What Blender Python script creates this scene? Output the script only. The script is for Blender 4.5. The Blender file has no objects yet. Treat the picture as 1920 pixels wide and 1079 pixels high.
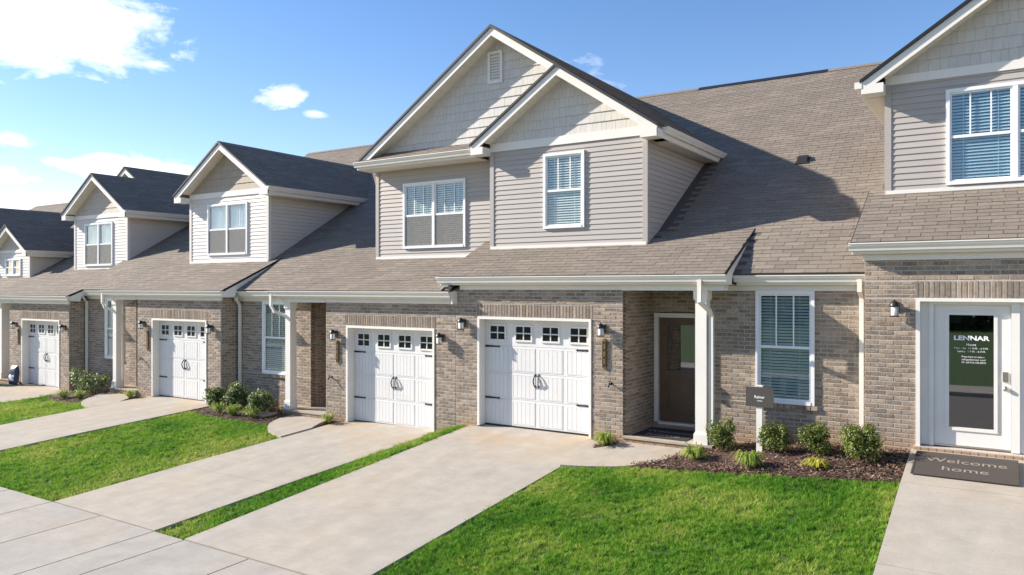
import bpy, math, random
import numpy as np
from mathutils import Vector, Matrix

random.seed(7); np.random.seed(7)
scene = bpy.context.scene
COL = scene.collection
R = math.radians

# ------------------------------------------------------------------ camera
YAW = 32.8
CAMZ = 2.735
cd = bpy.data.cameras.new('camera'); cam = bpy.data.objects.new('camera', cd); COL.objects.link(cam)
cam.location = (0, 0, CAMZ); cam.rotation_euler = (R(90), 0, R(YAW))
cd.sensor_fit = 'HORIZONTAL'; cd.sensor_width = 36; cd.lens = 36 * 1446 / 1920
cd.clip_start = 0.1; cd.clip_end = 3000
scene.camera = cam
FPX = 1446.
def project(p):
    S, C = math.sin(R(YAW)), math.cos(R(YAW))
    w = -p[0] * S + p[1] * C
    if w < .1: return None
    return 960 + FPX * (p[0] * C + p[1] * S) / w, 539.5 - FPX * (p[2] - CAMZ) / w, w

# ------------------------------------------------------------------ light
SUN_AZ, SUN_EL = 72.0, 27.5            # azimuth from the facade normal towards the left
sdir = Vector((-math.sin(R(SUN_AZ)) * math.cos(R(SUN_EL)), -math.cos(R(SUN_AZ)) * math.cos(R(SUN_EL)), math.sin(R(SUN_EL))))
sl = bpy.data.lights.new('sun', 'SUN'); so = bpy.data.objects.new('sun', sl); COL.objects.link(so)
sl.energy = 5.0; sl.angle = R(0.53); sl.color = (1.0, .92, .82)
so.rotation_euler = (-sdir).to_track_quat('-Z', 'Y').to_euler(); so.location = (-30, -20, 30)

world = bpy.data.worlds.new('World'); scene.world = world; world.use_nodes = True
SEED = 41.8  # noise offset that keeps the added fill clouds mostly out of view
def build_world():
    nt = world.node_tree; N = nt.nodes; L = nt.links; N.clear()
    def nd(t, **k):
        n = N.new(t)
        for a, b in k.items(): setattr(n, a, b)
        return n
    def m(op, a, b=None, c=None, clamp=False):
        n = nd('ShaderNodeMath', operation=op, use_clamp=clamp)
        for i, v in enumerate((a, b, c)):
            if v is None: continue
            if isinstance(v, (int, float)): n.inputs[i].default_value = v
            else: L.new(v, n.inputs[i])
        return n.outputs[0]
    sky = nd('ShaderNodeTexSky', sky_type='NISHITA', sun_disc=False)
    sky.sun_elevation = R(SUN_EL); sky.sun_rotation = math.atan2(sdir.x, sdir.y)
    sky.air_density = 1.0; sky.dust_density = 0.05; sky.ozone_density = 2.0; sky.altitude = 200
    tint = nd('ShaderNodeMix', data_type='RGBA', blend_type='MULTIPLY'); tint.inputs[0].default_value = 1
    hs = nd('ShaderNodeHueSaturation'); hs.inputs['Saturation'].default_value = 1.22; hs.inputs['Value'].default_value = 1.0; L.new(sky.outputs[0], hs.inputs['Color'])
    L.new(hs.outputs[0], tint.inputs[6]); tint.inputs[7].default_value = (1.12, .955, .99, 1)
    geo = nd('ShaderNodeTexCoord'); sep = nd('ShaderNodeSeparateXYZ'); L.new(geo.outputs['Generated'], sep.inputs[0])
    az = m('ARCTAN2', sep.outputs[0], sep.outputs[1]); el = m('ARCSINE', sep.outputs[2])
    # cloud cover: noise on the direction, plus the cumulus heaps that stand over the row
    mp = nd('ShaderNodeMapping'); L.new(geo.outputs['Generated'], mp.inputs[0]); mp.inputs['Scale'].default_value = (1, 1, 2.2)
    n1 = nd('ShaderNodeTexNoise'); L.new(mp.outputs[0], n1.inputs['Vector'])
    n1.inputs['Scale'].default_value = 15; n1.inputs['Detail'].default_value = 9; n1.inputs['Roughness'].default_value = .62
    n1.inputs['Distortion'].default_value = .3
    mp2 = nd('ShaderNodeMapping'); L.new(geo.outputs['Generated'], mp2.inputs[0]); mp2.inputs['Scale'].default_value = (1, 1, 1.6); mp2.inputs['Location'].default_value = (SEED, 0, 0)
    n2 = nd('ShaderNodeTexNoise'); L.new(mp2.outputs[0], n2.inputs['Vector'])
    n2.inputs['Scale'].default_value = 2.6; n2.inputs['Detail'].default_value = 7; n2.inputs['Roughness'].default_value = .55
    nz = m('SUBTRACT', n1.outputs[0], .5)
    def heap(a0, e0, sa, se, k=2.6, amp=1.0):
        d1 = m('DIVIDE', m('SUBTRACT', az, a0), sa); d2 = m('DIVIDE', m('SUBTRACT', el, e0), se)
        d = m('SQRT', m('ADD', m('MULTIPLY', d1, d1), m('MULTIPLY', d2, d2)))
        v = m('ADD', m('SUBTRACT', 1.0, d), m('MULTIPLY', nz, k))
        return m('MULTIPLY', m('SMOOTH_MIN', m('MULTIPLY', v, 1.9, clamp=True), 1.0, .1), amp, clamp=True)
    heaps = [(-1.125, .285, .150, .060, 2.0, 1), (-.858, .232, .034, .014, 2.6, .95), (-.824, .214, .020, .008, 3., .5),
             (-1.151, .160, .030, .012, 3.0, .6), (-1.03, .139, .10, .015, 3.4, .85), (-1.13, .092, .06, .016, 3.0, .75),
             (-1.15, .118, .04, .012, 3.2, .7)]
    tot = None
    for hp in heaps:
        v = heap(*hp); tot = v if tot is None else m('MAXIMUM', tot, v)
    # thin veil towards the horizon; scattered cloud added out of view as neutral fill
    veil = m('MULTIPLY', m('SUBTRACT', 1.0, m('DIVIDE', el, .26), clamp=True), m('MULTIPLY', m('SUBTRACT', n2.outputs[0], .42, clamp=True), 3.2, clamp=True))
    veil = m('MULTIPLY', veil, .16)
    fill_cloud = m('MULTIPLY', m('SUBTRACT', m('MULTIPLY', m('ADD', n2.outputs[0], m('MULTIPLY', nz, .30)), 1.0), .585, clamp=True), 5.5, clamp=True)
    tot = m('MAXIMUM', m('MAXIMUM', tot, veil), fill_cloud)
    shade = nd('ShaderNodeMix', data_type='RGBA'); L.new(m('MULTIPLY', n2.outputs[0], 1.0, clamp=True), shade.inputs[0])
    shade.inputs[6].default_value = (5.6, 6.0, 6.7, 1); shade.inputs[7].default_value = (10.0, 10.0, 10.0, 1)
    mix = nd('ShaderNodeMix', data_type='RGBA'); L.new(tot, mix.inputs[0]); L.new(tint.outputs[2], mix.inputs[6]); L.new(shade.outputs[2], mix.inputs[7])
    bg = nd('ShaderNodeBackground'); L.new(mix.outputs[2], bg.inputs[0]); bg.inputs[1].default_value = .10
    out = nd('ShaderNodeOutputWorld'); L.new(bg.outputs[0], out.inputs[0])
build_world()
vs = scene.view_settings
vs.view_transform = 'Standard'; vs.look = 'None'; vs.gamma = 1; vs.use_curve_mapping = False; vs.exposure = 1.02
scene.cycles.max_bounces = 5; scene.cycles.diffuse_bounces = 3; scene.cycles.glossy_bounces = 3; scene.cycles.transparent_max_bounces = 12

# ------------------------------------------------------------------ materials
def nodes_of(name):
    mt = bpy.data.materials.new(name); mt.use_nodes = True
    return mt, mt.node_tree.nodes, mt.node_tree.links, mt.node_tree.nodes['Principled BSDF']
def noise(N, L, scale, detail=4, vec=None, rough=.55):
    n = N.new('ShaderNodeTexNoise'); n.inputs['Scale'].default_value = scale; n.inputs['Detail'].default_value = detail
    n.inputs['Roughness'].default_value = rough
    if vec is not None: L.new(vec, n.inputs['Vector'])
    return n.outputs[0]
def ramp(N, L, fac, stops, interp='LINEAR'):
    r = N.new('ShaderNodeValToRGB'); r.color_ramp.interpolation = interp
    e = r.color_ramp.elements
    while len(e) < len(stops): e.new(.5)
    for i, (p, c) in enumerate(stops):
        e[i].position = p; e[i].color = (c[0], c[1], c[2], 1)
    L.new(fac, r.inputs[0]); return r.outputs[0]
def mixc(N, L, fac, a, b, mode='MIX'):
    n = N.new('ShaderNodeMix'); n.data_type = 'RGBA'; n.blend_type = mode
    for i, v in ((0, fac), (6, a), (7, b)):
        if isinstance(v, (int, float)): n.inputs[i].default_value = v
        elif isinstance(v, tuple): n.inputs[i].default_value = (v[0], v[1], v[2], 1)
        else: L.new(v, n.inputs[i])
    return n.outputs[2]
def mathn(N, L, op, a, b=0.0, clamp=False):
    n = N.new('ShaderNodeMath'); n.operation = op; n.use_clamp = clamp
    for i, v in enumerate((a, b)):
        if isinstance(v, (int, float)): n.inputs[i].default_value = v
        else: L.new(v, n.inputs[i])
    return n.outputs[0]
def bump(N, L, bsdf, h, dist=.01, strength=.5):
    b = N.new('ShaderNodeBump'); b.inputs['Distance'].default_value = dist; b.inputs['Strength'].default_value = strength
    L.new(h, b.inputs['Height']); L.new(b.outputs[0], bsdf.inputs['Normal'])
def pos(N): return N.new('ShaderNodeNewGeometry').outputs['Position']
def rnd(N, L):                       # one random value for each loose piece, whether it is its own object or not
    g = N.new('ShaderNodeNewGeometry').outputs['Random Per Island']; o = N.new('ShaderNodeObjectInfo').outputs['Random']
    return mathn(N, L, 'FRACT', mathn(N, L, 'ADD', mathn(N, L, 'MULTIPLY', g, 3.7), mathn(N, L, 'MULTIPLY', o, 5.3)))

def plain(name, col, rough=.6, var=.08, scale=6, metallic=0., spec=.4, bmp=0):
    mt, N, L, B = nodes_of(name)
    p = pos(N); f = noise(N, L, scale, 5, p)
    lo = tuple(c * (1 - var) for c in col); hi = tuple(min(1, c * (1 + var)) for c in col)
    L.new(ramp(N, L, f, [(.3, lo), (.7, hi)]), B.inputs['Base Color'])
    B.inputs['Roughness'].default_value = rough; B.inputs['Metallic'].default_value = metallic
    B.inputs['Specular IOR Level'].default_value = spec
    if bmp: bump(N, L, B, noise(N, L, 60, 4, p), bmp, .5)
    return mt
def clay(N, L, p, base):
    """orange clay splashed by rain on the lowest courses; follows the ground along the row"""
    sx = N.new('ShaderNodeSeparateXYZ'); L.new(p, sx.inputs[0])
    gx = [-28, -24.4, -24.3, -20, -17, -9.5, -9.4, -6.2, -4.2, -1.2, 2]; gv = [-.43, -.42, -.3, -.3, -.28, -.26, -.02, 0, .08, .38, .4]
    zg = ramp(N, L, mathn(N, L, 'DIVIDE', mathn(N, L, 'ADD', sx.outputs[0], 28.), 30.), [((x + 28) / 30, ((v + 1) / 2,) * 3) for x, v in zip(gx, gv)])
    zr = mathn(N, L, 'SUBTRACT', sx.outputs[2], mathn(N, L, 'SUBTRACT', mathn(N, L, 'MULTIPLY', zg, 2.), 1.))
    f = mathn(N, L, 'SUBTRACT', 1., mathn(N, L, 'DIVIDE', zr, mathn(N, L, 'MULTIPLY', noise(N, L, 2.2, 4, p), .55)), True)
    f = mathn(N, L, 'MULTIPLY', f, .6)
    return mixc(N, L, f, base, (.44, .27, .14))
def piece(name, cols, rough=.85, grain=120, mott=.35, smear=None, bmp=.002, spec=.25, big=.12):
    """bricks and shingles: a palette drawn per piece, mottled along the world position"""
    mt, N, L, B = nodes_of(name); p = pos(N); r = rnd(N, L)
    n = len(cols); base = ramp(N, L, r, [(i / n, c) for i, c in enumerate(cols)], 'CONSTANT')
    g = noise(N, L, grain, 3, p); base = mixc(N, L, 1.0, base, ramp(N, L, g, [(.25, (1 - mott,) * 3), (.75, (1 + mott,) * 3)]), 'MULTIPLY')
    g2 = noise(N, L, 14, 5, p); base = mixc(N, L, 1.0, base, ramp(N, L, g2, [(.3, (1 - big,) * 3), (.7, (1 + big,) * 3)]), 'MULTIPLY')
    g3 = noise(N, L, .9, 3, p); base = mixc(N, L, 1.0, base, ramp(N, L, g3, [(.3, (.93,) * 3), (.7, (1.06,) * 3)]), 'MULTIPLY')
    if smear:
        s = noise(N, L, 38, 4, p, .7); base = mixc(N, L, ramp(N, L, s, [(.54, (0,) * 3), (.70, (.75,) * 3)]), base, smear)
    if name == 'brick': base = clay(N, L, p, base)
    L.new(base, B.inputs['Base Color']); B.inputs['Roughness'].default_value = rough; B.inputs['Specular IOR Level'].default_value = spec
    if bmp: bump(N, L, B, g, bmp, .6)
    return mt

M = {}
M['brick'] = piece('brick', [(0.207, 0.159, 0.119), (0.276, 0.212, 0.159), (0.336, 0.262, 0.196), (0.294, 0.232, 0.176), (0.253, 0.198, 0.152), (0.373, 0.294, 0.224), (0.312, 0.242, 0.183), (0.23, 0.182, 0.143)],
                   grain=70, mott=.24, smear=(.44, .385, .32), bmp=.003, big=.2)
M['mortar'] = plain('mortar', (.45, .40, .345), .95, .15, 25, bmp=.003)
M['shingle'] = piece('shingle', [(.190, .160, .130), (.200, .168, .136), (.212, .178, .144), (.195, .164, .133), (.228, .192, .156), (.205, .172, .140), (.182, .154, .126), (.200, .168, .137)],
                     grain=160, mott=.25, bmp=.002, big=.10)
M['roof_deck'] = plain('roof_deck', (.10, .085, .075), .9, .2, 30)
M['drip_edge'] = plain('drip_edge', (.014, .014, .016), .5, .1)
M['trim'] = plain('white_trim', (.76, .725, .665), .45, .03, 3)
M['gutter'] = plain('white_gutter', (.76, .72, .65), .35, .03, 3)
M['soffit'] = plain('soffit', (.72, .66, .57), .6, .03, 3)
M['vinyl_frame'] = plain('vinyl_window_frame', (.78, .79, .80), .35, .02, 3)
def siding(name, col):
    mt, N, L, B = nodes_of(name); p = pos(N)
    mp = N.new('ShaderNodeMapping'); L.new(p, mp.inputs[0]); mp.inputs['Scale'].default_value = (1.5, 1.5, 60)
    f = noise(N, L, 3, 5, mp.outputs[0]); r = rnd(N, L)
    c = ramp(N, L, f, [(.3, tuple(x * .965 for x in col)), (.7, tuple(x * 1.03 for x in col))])
    c = mixc(N, L, 1.0, c, ramp(N, L, r, [(0, (.965,) * 3), (1, (1.03,) * 3)]), 'MULTIPLY')
    L.new(c, B.inputs['Base Color']); B.inputs['Roughness'].default_value = .5; B.inputs['Specular IOR Level'].default_value = .3
    return mt
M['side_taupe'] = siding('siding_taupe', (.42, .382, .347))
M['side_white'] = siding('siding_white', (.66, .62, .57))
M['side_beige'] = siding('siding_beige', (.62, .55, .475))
def shake_mat(name, col):
    mt, N, L, B = nodes_of(name); p = pos(N)
    mp = N.new('ShaderNodeMapping'); L.new(p, mp.inputs[0]); mp.inputs['Scale'].default_value = (45, 45, 2)
    f = noise(N, L, 1.5, 4, mp.outputs[0]); r = rnd(N, L)
    c = ramp(N, L, f, [(.3, tuple(x * .92 for x in col)), (.7, tuple(x * 1.05 for x in col))])
    c = mixc(N, L, 1.0, c, ramp(N, L, r, [(0, (.96,) * 3), (1, (1.03,) * 3)]), 'MULTIPLY')
    L.new(c, B.inputs['Base Color']); B.inputs['Roughness'].default_value = .6; B.inputs['Specular IOR Level'].default_value = .25
    bump(N, L, B, f, .004, .5); return mt
M['shake_white'] = shake_mat('shake_white', (.60, .572, .525))
M['shake_tan'] = shake_mat('shake_tan', (.40, .335, .27))
M['shake_cream'] = shake_mat('shake_cream', (.52, .465, .40))
M['door_white'] = plain('garage_door_white', (.70, .69, .67), .4, .035, 2)
M['door_brown'] = plain('door_brown', (.135, .085, .055), .4, .1, 5)
M['black_metal'] = plain('black_metal', (.02, .019, .018), .4, .2, 20)
M['steel'] = plain('satin_nickel', (.55, .50, .44), .3, .05, 10, metallic=1.)
M['gold'] = plain('aged_gold', (.36, .23, .07), .4, .15, 20, metallic=.6)
M['gold_dark'] = plain('dull_gold', (.16, .10, .03), .5, .15, 20)
M['plaque'] = plain('plaque_dark', (.03, .018, .012), .5, .2, 20)
M['plaque_wood'] = plain('plaque_bronze', (.16, .085, .035), .5, .25, 20)
M['lamp_glass'] = plain('frosted_lamp_glass', (.86, .84, .80), .3, .02, 3)
M['slat'] = plain('blind_slat', (.88, .89, .86), .5, .04, 4)
M['interior'] = plain('dim_interior', (.035, .04, .04), .9, .3, 2)
M['curtain'] = plain('curtain_cloth', (.82, .83, .85), .8, .05, 4)
M['lettering'] = plain('white_lettering', (.82, .82, .80), .5, .02)
M['mat_brown'] = plain('doormat_brown', (.066, .055, .046), .95, .2, 60, bmp=.004)
M['mat_dark'] = plain('doormat_dark', (.035, .032, .03), .95, .2, 60, bmp=.004)
M['mat_letter'] = plain('doormat_letters', (.30, .255, .205), .9, .1)
M['mat_letter_dim'] = plain('doormat_letters_grey', (.32, .30, .28), .9, .1)
M['sign_brown'] = plain('sign_brown', (.078, .066, .060), .5, .06)
M['sack_navy'] = plain('sack_navy', (.022, .033, .06), .45, .2, 8)
M['sack_white'] = plain('sack_white', (.55, .60, .66), .45, .1, 8)
M['bin_white'] = plain('white_plastic', (.78, .78, .78), .4, .03)
M['wood_orange'] = plain('stained_wood', (.26, .10, .035), .6, .3, 14)
M['bark'] = plain('bark', (.09, .065, .045), .9, .2, 30)
M['soil'] = plain('lawn_soil', (.045, .085, .018), .95, .3, 6)
M['asphalt'] = plain('asphalt', (.15, .132, .118), .9, .2, 50)
M['rubber'] = plain('joint_dark', (.07, .06, .05), .95, .2, 20)
M['vent_and_shade'] = plain('dark_vent_and_shade', (.025, .025, .027), .5, .1)  # dark vent metal, reused as painted shade at the 331 eave end

def glass_mat(name, tint, base=.05, refl=1.0):
    mt, N, L, B = nodes_of(name); N.remove(B)
    out = N['Material Output']
    t = N.new('ShaderNodeBsdfTransparent'); t.inputs[0].default_value = (*tint, 1)
    g = N.new('ShaderNodeBsdfGlossy'); g.inputs['Roughness'].default_value = .015; g.inputs[0].default_value = (refl, refl, refl, 1)
    lw = N.new('ShaderNodeLayerWeight'); lw.inputs[0].default_value = .5
    f5 = mathn(N, L, 'POWER', lw.outputs['Facing'], 4.)
    f5 = mathn(N, L, 'ADD', base, mathn(N, L, 'MULTIPLY', f5, .9 - base), True)
    p = pos(N); bm = N.new('ShaderNodeBump'); bm.inputs['Distance'].default_value = .004; bm.inputs['Strength'].default_value = .06
    L.new(noise(N, L, 1.7, 2, p), bm.inputs['Height']); L.new(bm.outputs[0], g.inputs['Normal'])
    mx = N.new('ShaderNodeMixShader'); L.new(f5, mx.inputs[0])
    L.new(t.outputs[0], mx.inputs[1]); L.new(g.outputs[0], mx.inputs[2]); L.new(mx.outputs[0], out.inputs[0])
    return mt
M['glass'] = glass_mat('window_glass', (.925, .96, .953), .06)
M['glass_blue'] = glass_mat('window_glass_blue', (.80, .90, .945), .07)
M['glass_low'] = glass_mat('ground_floor_glass', (.80, .85, .84), .07)
M['glass_dark'] = glass_mat('door_glass', (.66, .67, .64), .20)
M['pane_black'] = plain('garage_pane_black', (.012, .013, .013), .12, .1)

def screen_mat():
    mt, N, L, B = nodes_of('insect_screen'); p = pos(N)
    L.new(ramp(N, L, noise(N, L, 40, 3, p), [(.3, (.20, .195, .18)), (.7, (.30, .29, .27))]), B.inputs['Base Color']); B.inputs['Roughness'].default_value = .8
    t = N.new('ShaderNodeBsdfTransparent'); mx = N.new('ShaderNodeMixShader'); mx.inputs[0].default_value = .48
    L.new(t.outputs[0], mx.inputs[1]); L.new(B.outputs[0], mx.inputs[2]); L.new(mx.outputs[0], N['Material Output'].inputs[0]); return mt
M['screen'] = screen_mat()
def concrete(name, col, seed):
    mt, N, L, B = nodes_of(name); p = pos(N)
    mp = N.new('ShaderNodeMapping'); L.new(p, mp.inputs[0]); mp.inputs['Location'].default_value = (seed, seed * 2.3, 0)
    a = noise(N, L, .55, 5, mp.outputs[0]); b = noise(N, L, 3.2, 6, mp.outputs[0], .6); c = noise(N, L, 60, 3, p)
    mp2 = N.new('ShaderNodeMapping'); L.new(p, mp2.inputs[0]); mp2.inputs['Scale'].default_value = (2, 28, 1)
    d = noise(N, L, 2.0, 4, mp2.outputs[0])
    k = mixc(N, L, a, tuple(x * .86 for x in col), tuple(x * 1.10 for x in col))
    k = mixc(N, L, ramp(N, L, a, [(.42, (0,) * 3), (.66, (.55,) * 3)]), k, (col[0] * 1.02, col[1] * .93, col[2] * .82))
    k = mixc(N, L, 1.0, k, ramp(N, L, b, [(.3, (.90,) * 3), (.7, (1.07,) * 3)]), 'MULTIPLY')
    k = mixc(N, L, 1.0, k, ramp(N, L, c, [(.3, (.93,) * 3), (.7, (1.06,) * 3)]), 'MULTIPLY')
    k = mixc(N, L, 1.0, k, ramp(N, L, d, [(.3, (.95,) * 3), (.7, (1.04,) * 3)]), 'MULTIPLY')
    sp = noise(N, L, 9, 2, mp.outputs[0]); k = mixc(N, L, ramp(N, L, sp, [(.73, (0,) * 3), (.76, (.35,) * 3)]), k, (.22, .19, .16))
    sx = N.new('ShaderNodeSeparateXYZ'); L.new(p, sx.inputs[0])
    up = mathn(N, L, 'DIVIDE', mathn(N, L, 'SUBTRACT', sx.outputs[1], 10.6), 2.0, True)
    st = mathn(N, L, 'MULTIPLY', up, ramp(N, L, noise(N, L, 1.3, 5, mp.outputs[0], .65), [(.46, (0,) * 3), (.64, (.75,) * 3)]))
    k = mixc(N, L, st, k, (col[0] * 1.05, col[1] * .82, col[2] * .60))
    mp3 = N.new('ShaderNodeMapping'); L.new(p, mp3.inputs[0]); mp3.inputs['Scale'].default_value = (1.6, .22, 1)
    ty = noise(N, L, 1.9, 4, mp3.outputs[0]); k = mixc(N, L, 1.0, k, ramp(N, L, ty, [(.36, (.95,) * 3), (.58, (1.02,) * 3)]), 'MULTIPLY')
    L.new(k, B.inputs['Base Color']); B.inputs['Roughness'].default_value = .85; B.inputs['Specular IOR Level'].default_value = .25
    bump(N, L, B, d, .004, .5); return mt
M['conc'] = concrete('driveway_concrete', (.395, .358, .302), 0)
M['conc2'] = concrete('sidewalk_concrete', (.38, .352, .308), 11)

def grass_mat(name):
    mt, N, L, B = nodes_of(name); p = pos(N)
    a = noise(N, L, .65, 4, p); b = noise(N, L, 13, 3, p); r = rnd(N, L)
    f = mathn(N, L, 'ADD', mathn(N, L, 'MULTIPLY', a, .62), mathn(N, L, 'MULTIPLY', b, .38))
    c = ramp(N, L, f, [(.36, (.050, .18, .013)), (.45, (.12, .31, .023)), (.53, (.26, .42, .048)), (.61, (.45, .50, .12))])
    c = mixc(N, L, 1.0, c, ramp(N, L, r, [(0, (.5,) * 3), (1, (1.4,) * 3)]), 'MULTIPLY')
    c = mixc(N, L, ramp(N, L, r, [(.90, (0,) * 3), (.95, (.6,) * 3)]), c, (.38, .33, .14))
    dry = noise(N, L, 1.7, 4, p, .6); c = mixc(N, L, ramp(N, L, dry, [(.58, (0,) * 3), (.72, (.4,) * 3)]), c, (.40, .40, .12))
    L.new(c, B.inputs['Base Color']); B.inputs['Roughness'].default_value = .7; B.inputs['Specular IOR Level'].default_value = .2
    tr = N.new('ShaderNodeBsdfTranslucent'); L.new(c, tr.inputs[0]); mx = N.new('ShaderNodeMixShader'); mx.inputs[0].default_value = .42
    L.new(B.outputs[0], mx.inputs[1]); L.new(tr.outputs[0], mx.inputs[2]); L.new(mx.outputs[0], N['Material Output'].inputs[0])
    return mt
M['grass'] = grass_mat('grass_blades')
def leaf_mat(name, cols, rough=.45, trans=.3):
    mt, N, L, B = nodes_of(name); r = rnd(N, L)
    c = ramp(N, L, r, [(i / (len(cols) - 1), k) for i, k in enumerate(cols)])
    L.new(c, B.inputs['Base Color']); B.inputs['Roughness'].default_value = rough; B.inputs['Specular IOR Level'].default_value = .4
    tr = N.new('ShaderNodeBsdfTranslucent'); L.new(c, tr.inputs[0]); mx = N.new('ShaderNodeMixShader'); mx.inputs[0].default_value = trans
    L.new(B.outputs[0], mx.inputs[1]); L.new(tr.outputs[0], mx.inputs[2]); L.new(mx.outputs[0], N['Material Output'].inputs[0])
    return mt
M['leaf_holly'] = leaf_mat('shrub_leaves', [(.05, .085, .016), (.10, .14, .025), (.17, .21, .04), (.26, .29, .07)])
M['leaf_silver'] = leaf_mat('broad_shrub_leaves', [(.06, .095, .035), (.11, .16, .05), (.21, .27, .10), (.36, .40, .18)], .4)
M['leaf_lime'] = leaf_mat('strap_leaves', [(.10, .19, .02), (.20, .31, .04), (.36, .42, .08), (.48, .47, .16)], .5)
M['leaf_gold'] = leaf_mat('gold_leaves', [(.35, .36, .04), (.50, .48, .06), (.62, .58, .12), (.42, .42, .05)], .5)
M['leaf_far'] = leaf_mat('far_tree_leaves', [(.02, .035, .012), (.04, .06, .02), (.06, .08, .025)], .6)
def chips():
    mt, N, L, B = nodes_of('mulch_chips'); r = rnd(N, L)
    c = ramp(N, L, r, [(0, (.05, .029, .019)), (.35, (.10, .058, .037)), (.65, (.165, .10, .065)), (.9, (.28, .18, .12)), (1, (.42, .31, .22))])
    L.new(c, B.inputs['Base Color']); B.inputs['Roughness'].default_value = .9; return mt
M['chips'] = chips()
M['mulch_base'] = plain('mulch_base', (.075, .042, .032), .95, .4, 20, bmp=.01)

# ------------------------------------------------------------------ mesh helpers
class MB:
    def __init__(s): s.v = []; s.f = []
    def add(s, vs, fs):
        o = len(s.v); s.v += [tuple(x) for x in vs]; s.f += [tuple(i + o for i in f) for f in fs]; return s
    def box(s, x0, x1, y0, y1, z0, z1):
        return s.add([(x0, y0, z0), (x1, y0, z0), (x1, y1, z0), (x0, y1, z0), (x0, y0, z1), (x1, y0, z1), (x1, y1, z1), (x0, y1, z1)],
                     [(0, 3, 2, 1), (4, 5, 6, 7), (0, 1, 5, 4), (1, 2, 6, 5), (2, 3, 7, 6), (3, 0, 4, 7)])
    def prism(s, pts, off):
        n = len(pts); off = Vector(off); p = [Vector(q) for q in pts]
        nrm = Vector((0, 0, 0))
        for i in range(n): nrm += p[i].cross(p[(i + 1) % n])
        if nrm.dot(off) > 0: p = p[::-1]
        return s.add(p + [q + off for q in p], [tuple(range(n)), tuple(range(2 * n - 1, n - 1, -1))] +
                     [(i, i + n, (i + 1) % n + n, (i + 1) % n) for i in range(n)])
    def tube(s, path, r, n=8, caps=True, sx=1., sy=1., rot=0.):
        P = [Vector(p) for p in path]; o = len(s.v); rr = r if isinstance(r, (list, tuple)) else [r] * len(P)
        t0 = (P[1] - P[0]).normalized(); a = Vector((1, 0, 0)) if abs(t0.x) < .8 else Vector((0, 1, 0))
        for i, p in enumerate(P):
            t = (P[min(i + 1, len(P) - 1)] - P[max(i - 1, 0)]).normalized()
            a = a - t * a.dot(t); a.normalize(); b = t.cross(a)
            for k in range(n):
                q = 2 * math.pi * k / n + rot
                s.v.append(tuple(p + a * math.cos(q) * rr[i] * sx + b * math.sin(q) * rr[i] * sy))
        for i in range(len(P) - 1):
            for k in range(n):
                s.f.append((o + i * n + k, o + i * n + (k + 1) % n, o + (i + 1) * n + (k + 1) % n, o + (i + 1) * n + k))
        if caps:
            s.f.append(tuple(o + k for k in range(n))[::-1]); s.f.append(tuple(o + (len(P) - 1) * n + k for k in range(n)))
        return s
    def lathe(s, c, prof, n=16):
        o = len(s.v)
        for r, z in prof:
            for k in range(n):
                a = 2 * math.pi * k / n; s.v.append((c[0] + r * math.cos(a), c[1] + r * math.sin(a), c[2] + z))
        for i in range(len(prof) - 1):
            for k in range(n): s.f.append((o + i * n + k, o + i * n + (k + 1) % n, o + (i + 1) * n + (k + 1) % n, o + (i + 1) * n + k))
        s.f.append(tuple(o + k for k in range(n))[::-1]); s.f.append(tuple(o + (len(prof) - 1) * n + k for k in range(n)))
        return s
    def mesh(s, name, mat, smooth=False):
        me = bpy.data.meshes.new(name); me.from_pydata(s.v, [], s.f); me.materials.append(M[mat] if isinstance(mat, str) else mat)
        if smooth: me.polygons.foreach_set('use_smooth', [True] * len(me.polygons))
        me.update(); return me
    def build(s, name, mat, parent=None, smooth=False): return put(name, s.mesh(name, mat, smooth), parent)
def put(name, me, parent=None, mw=None):
    o = bpy.data.objects.new(name, me); COL.objects.link(o)
    if mw is not None: o.matrix_basis = mw
    if parent is not None:
        o.parent = parent
        if parent.type == 'EMPTY': o.matrix_parent_inverse = Matrix.Translation(-parent.location)
    return o
def tag(o, label=None, cat=None, group=None, kind=None):
    for k, v in (('label', label), ('category', cat), ('group', group), ('kind', kind)):
        if v: o[k] = v
    return o
def thing(name, loc, label, cat, group=None):
    o = bpy.data.objects.new(name, None); COL.objects.link(o); o.location = loc; o.empty_display_size = .3
    return tag(o, label, cat, group)
def npmesh(name, verts, faces, mat, parent=None, nper=3):
    me = bpy.data.meshes.new(name); nv = len(verts); nf = len(faces)
    me.vertices.add(nv); me.vertices.foreach_set('co', np.asarray(verts, np.float32).ravel())
    me.loops.add(nf * nper); me.loops.foreach_set('vertex_index', np.asarray(faces, np.int32).ravel())
    me.polygons.add(nf); me.polygons.foreach_set('loop_start', np.arange(0, nf * nper, nper, dtype=np.int32))
    me.materials.append(M[mat]); me.update(calc_edges=True); me.validate()
    return put(name, me, parent)
_txt = {}
def text(name, s, size, mat, parent, O, U, V, wide=1., bold=0., align='CENTER'):
    cu = bpy.data.curves.new('t', 'FONT'); cu.body = s; cu.size = size; cu.align_x = align; cu.align_y = 'CENTER'; cu.offset = bold; cu.resolution_u = 3
    o = bpy.data.objects.new('t', cu); COL.objects.link(o)
    dg = bpy.context.evaluated_depsgraph_get(); me = bpy.data.meshes.new_from_object(o.evaluated_get(dg))
    bpy.data.objects.remove(o); bpy.data.curves.remove(cu)
    me.materials.clear(); me.materials.append(M[mat]); me.name = name
    U = Vector(U).normalized(); V = Vector(V).normalized(); W = U.cross(V)
    mw = Matrix(((U.x * wide, V.x, W.x, O[0]), (U.y * wide, V.y, W.y, O[1]), (U.z * wide, V.z, W.z, O[2]), (0, 0, 0, 1)))
    me.transform(mw); return put(name, me, parent)

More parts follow.
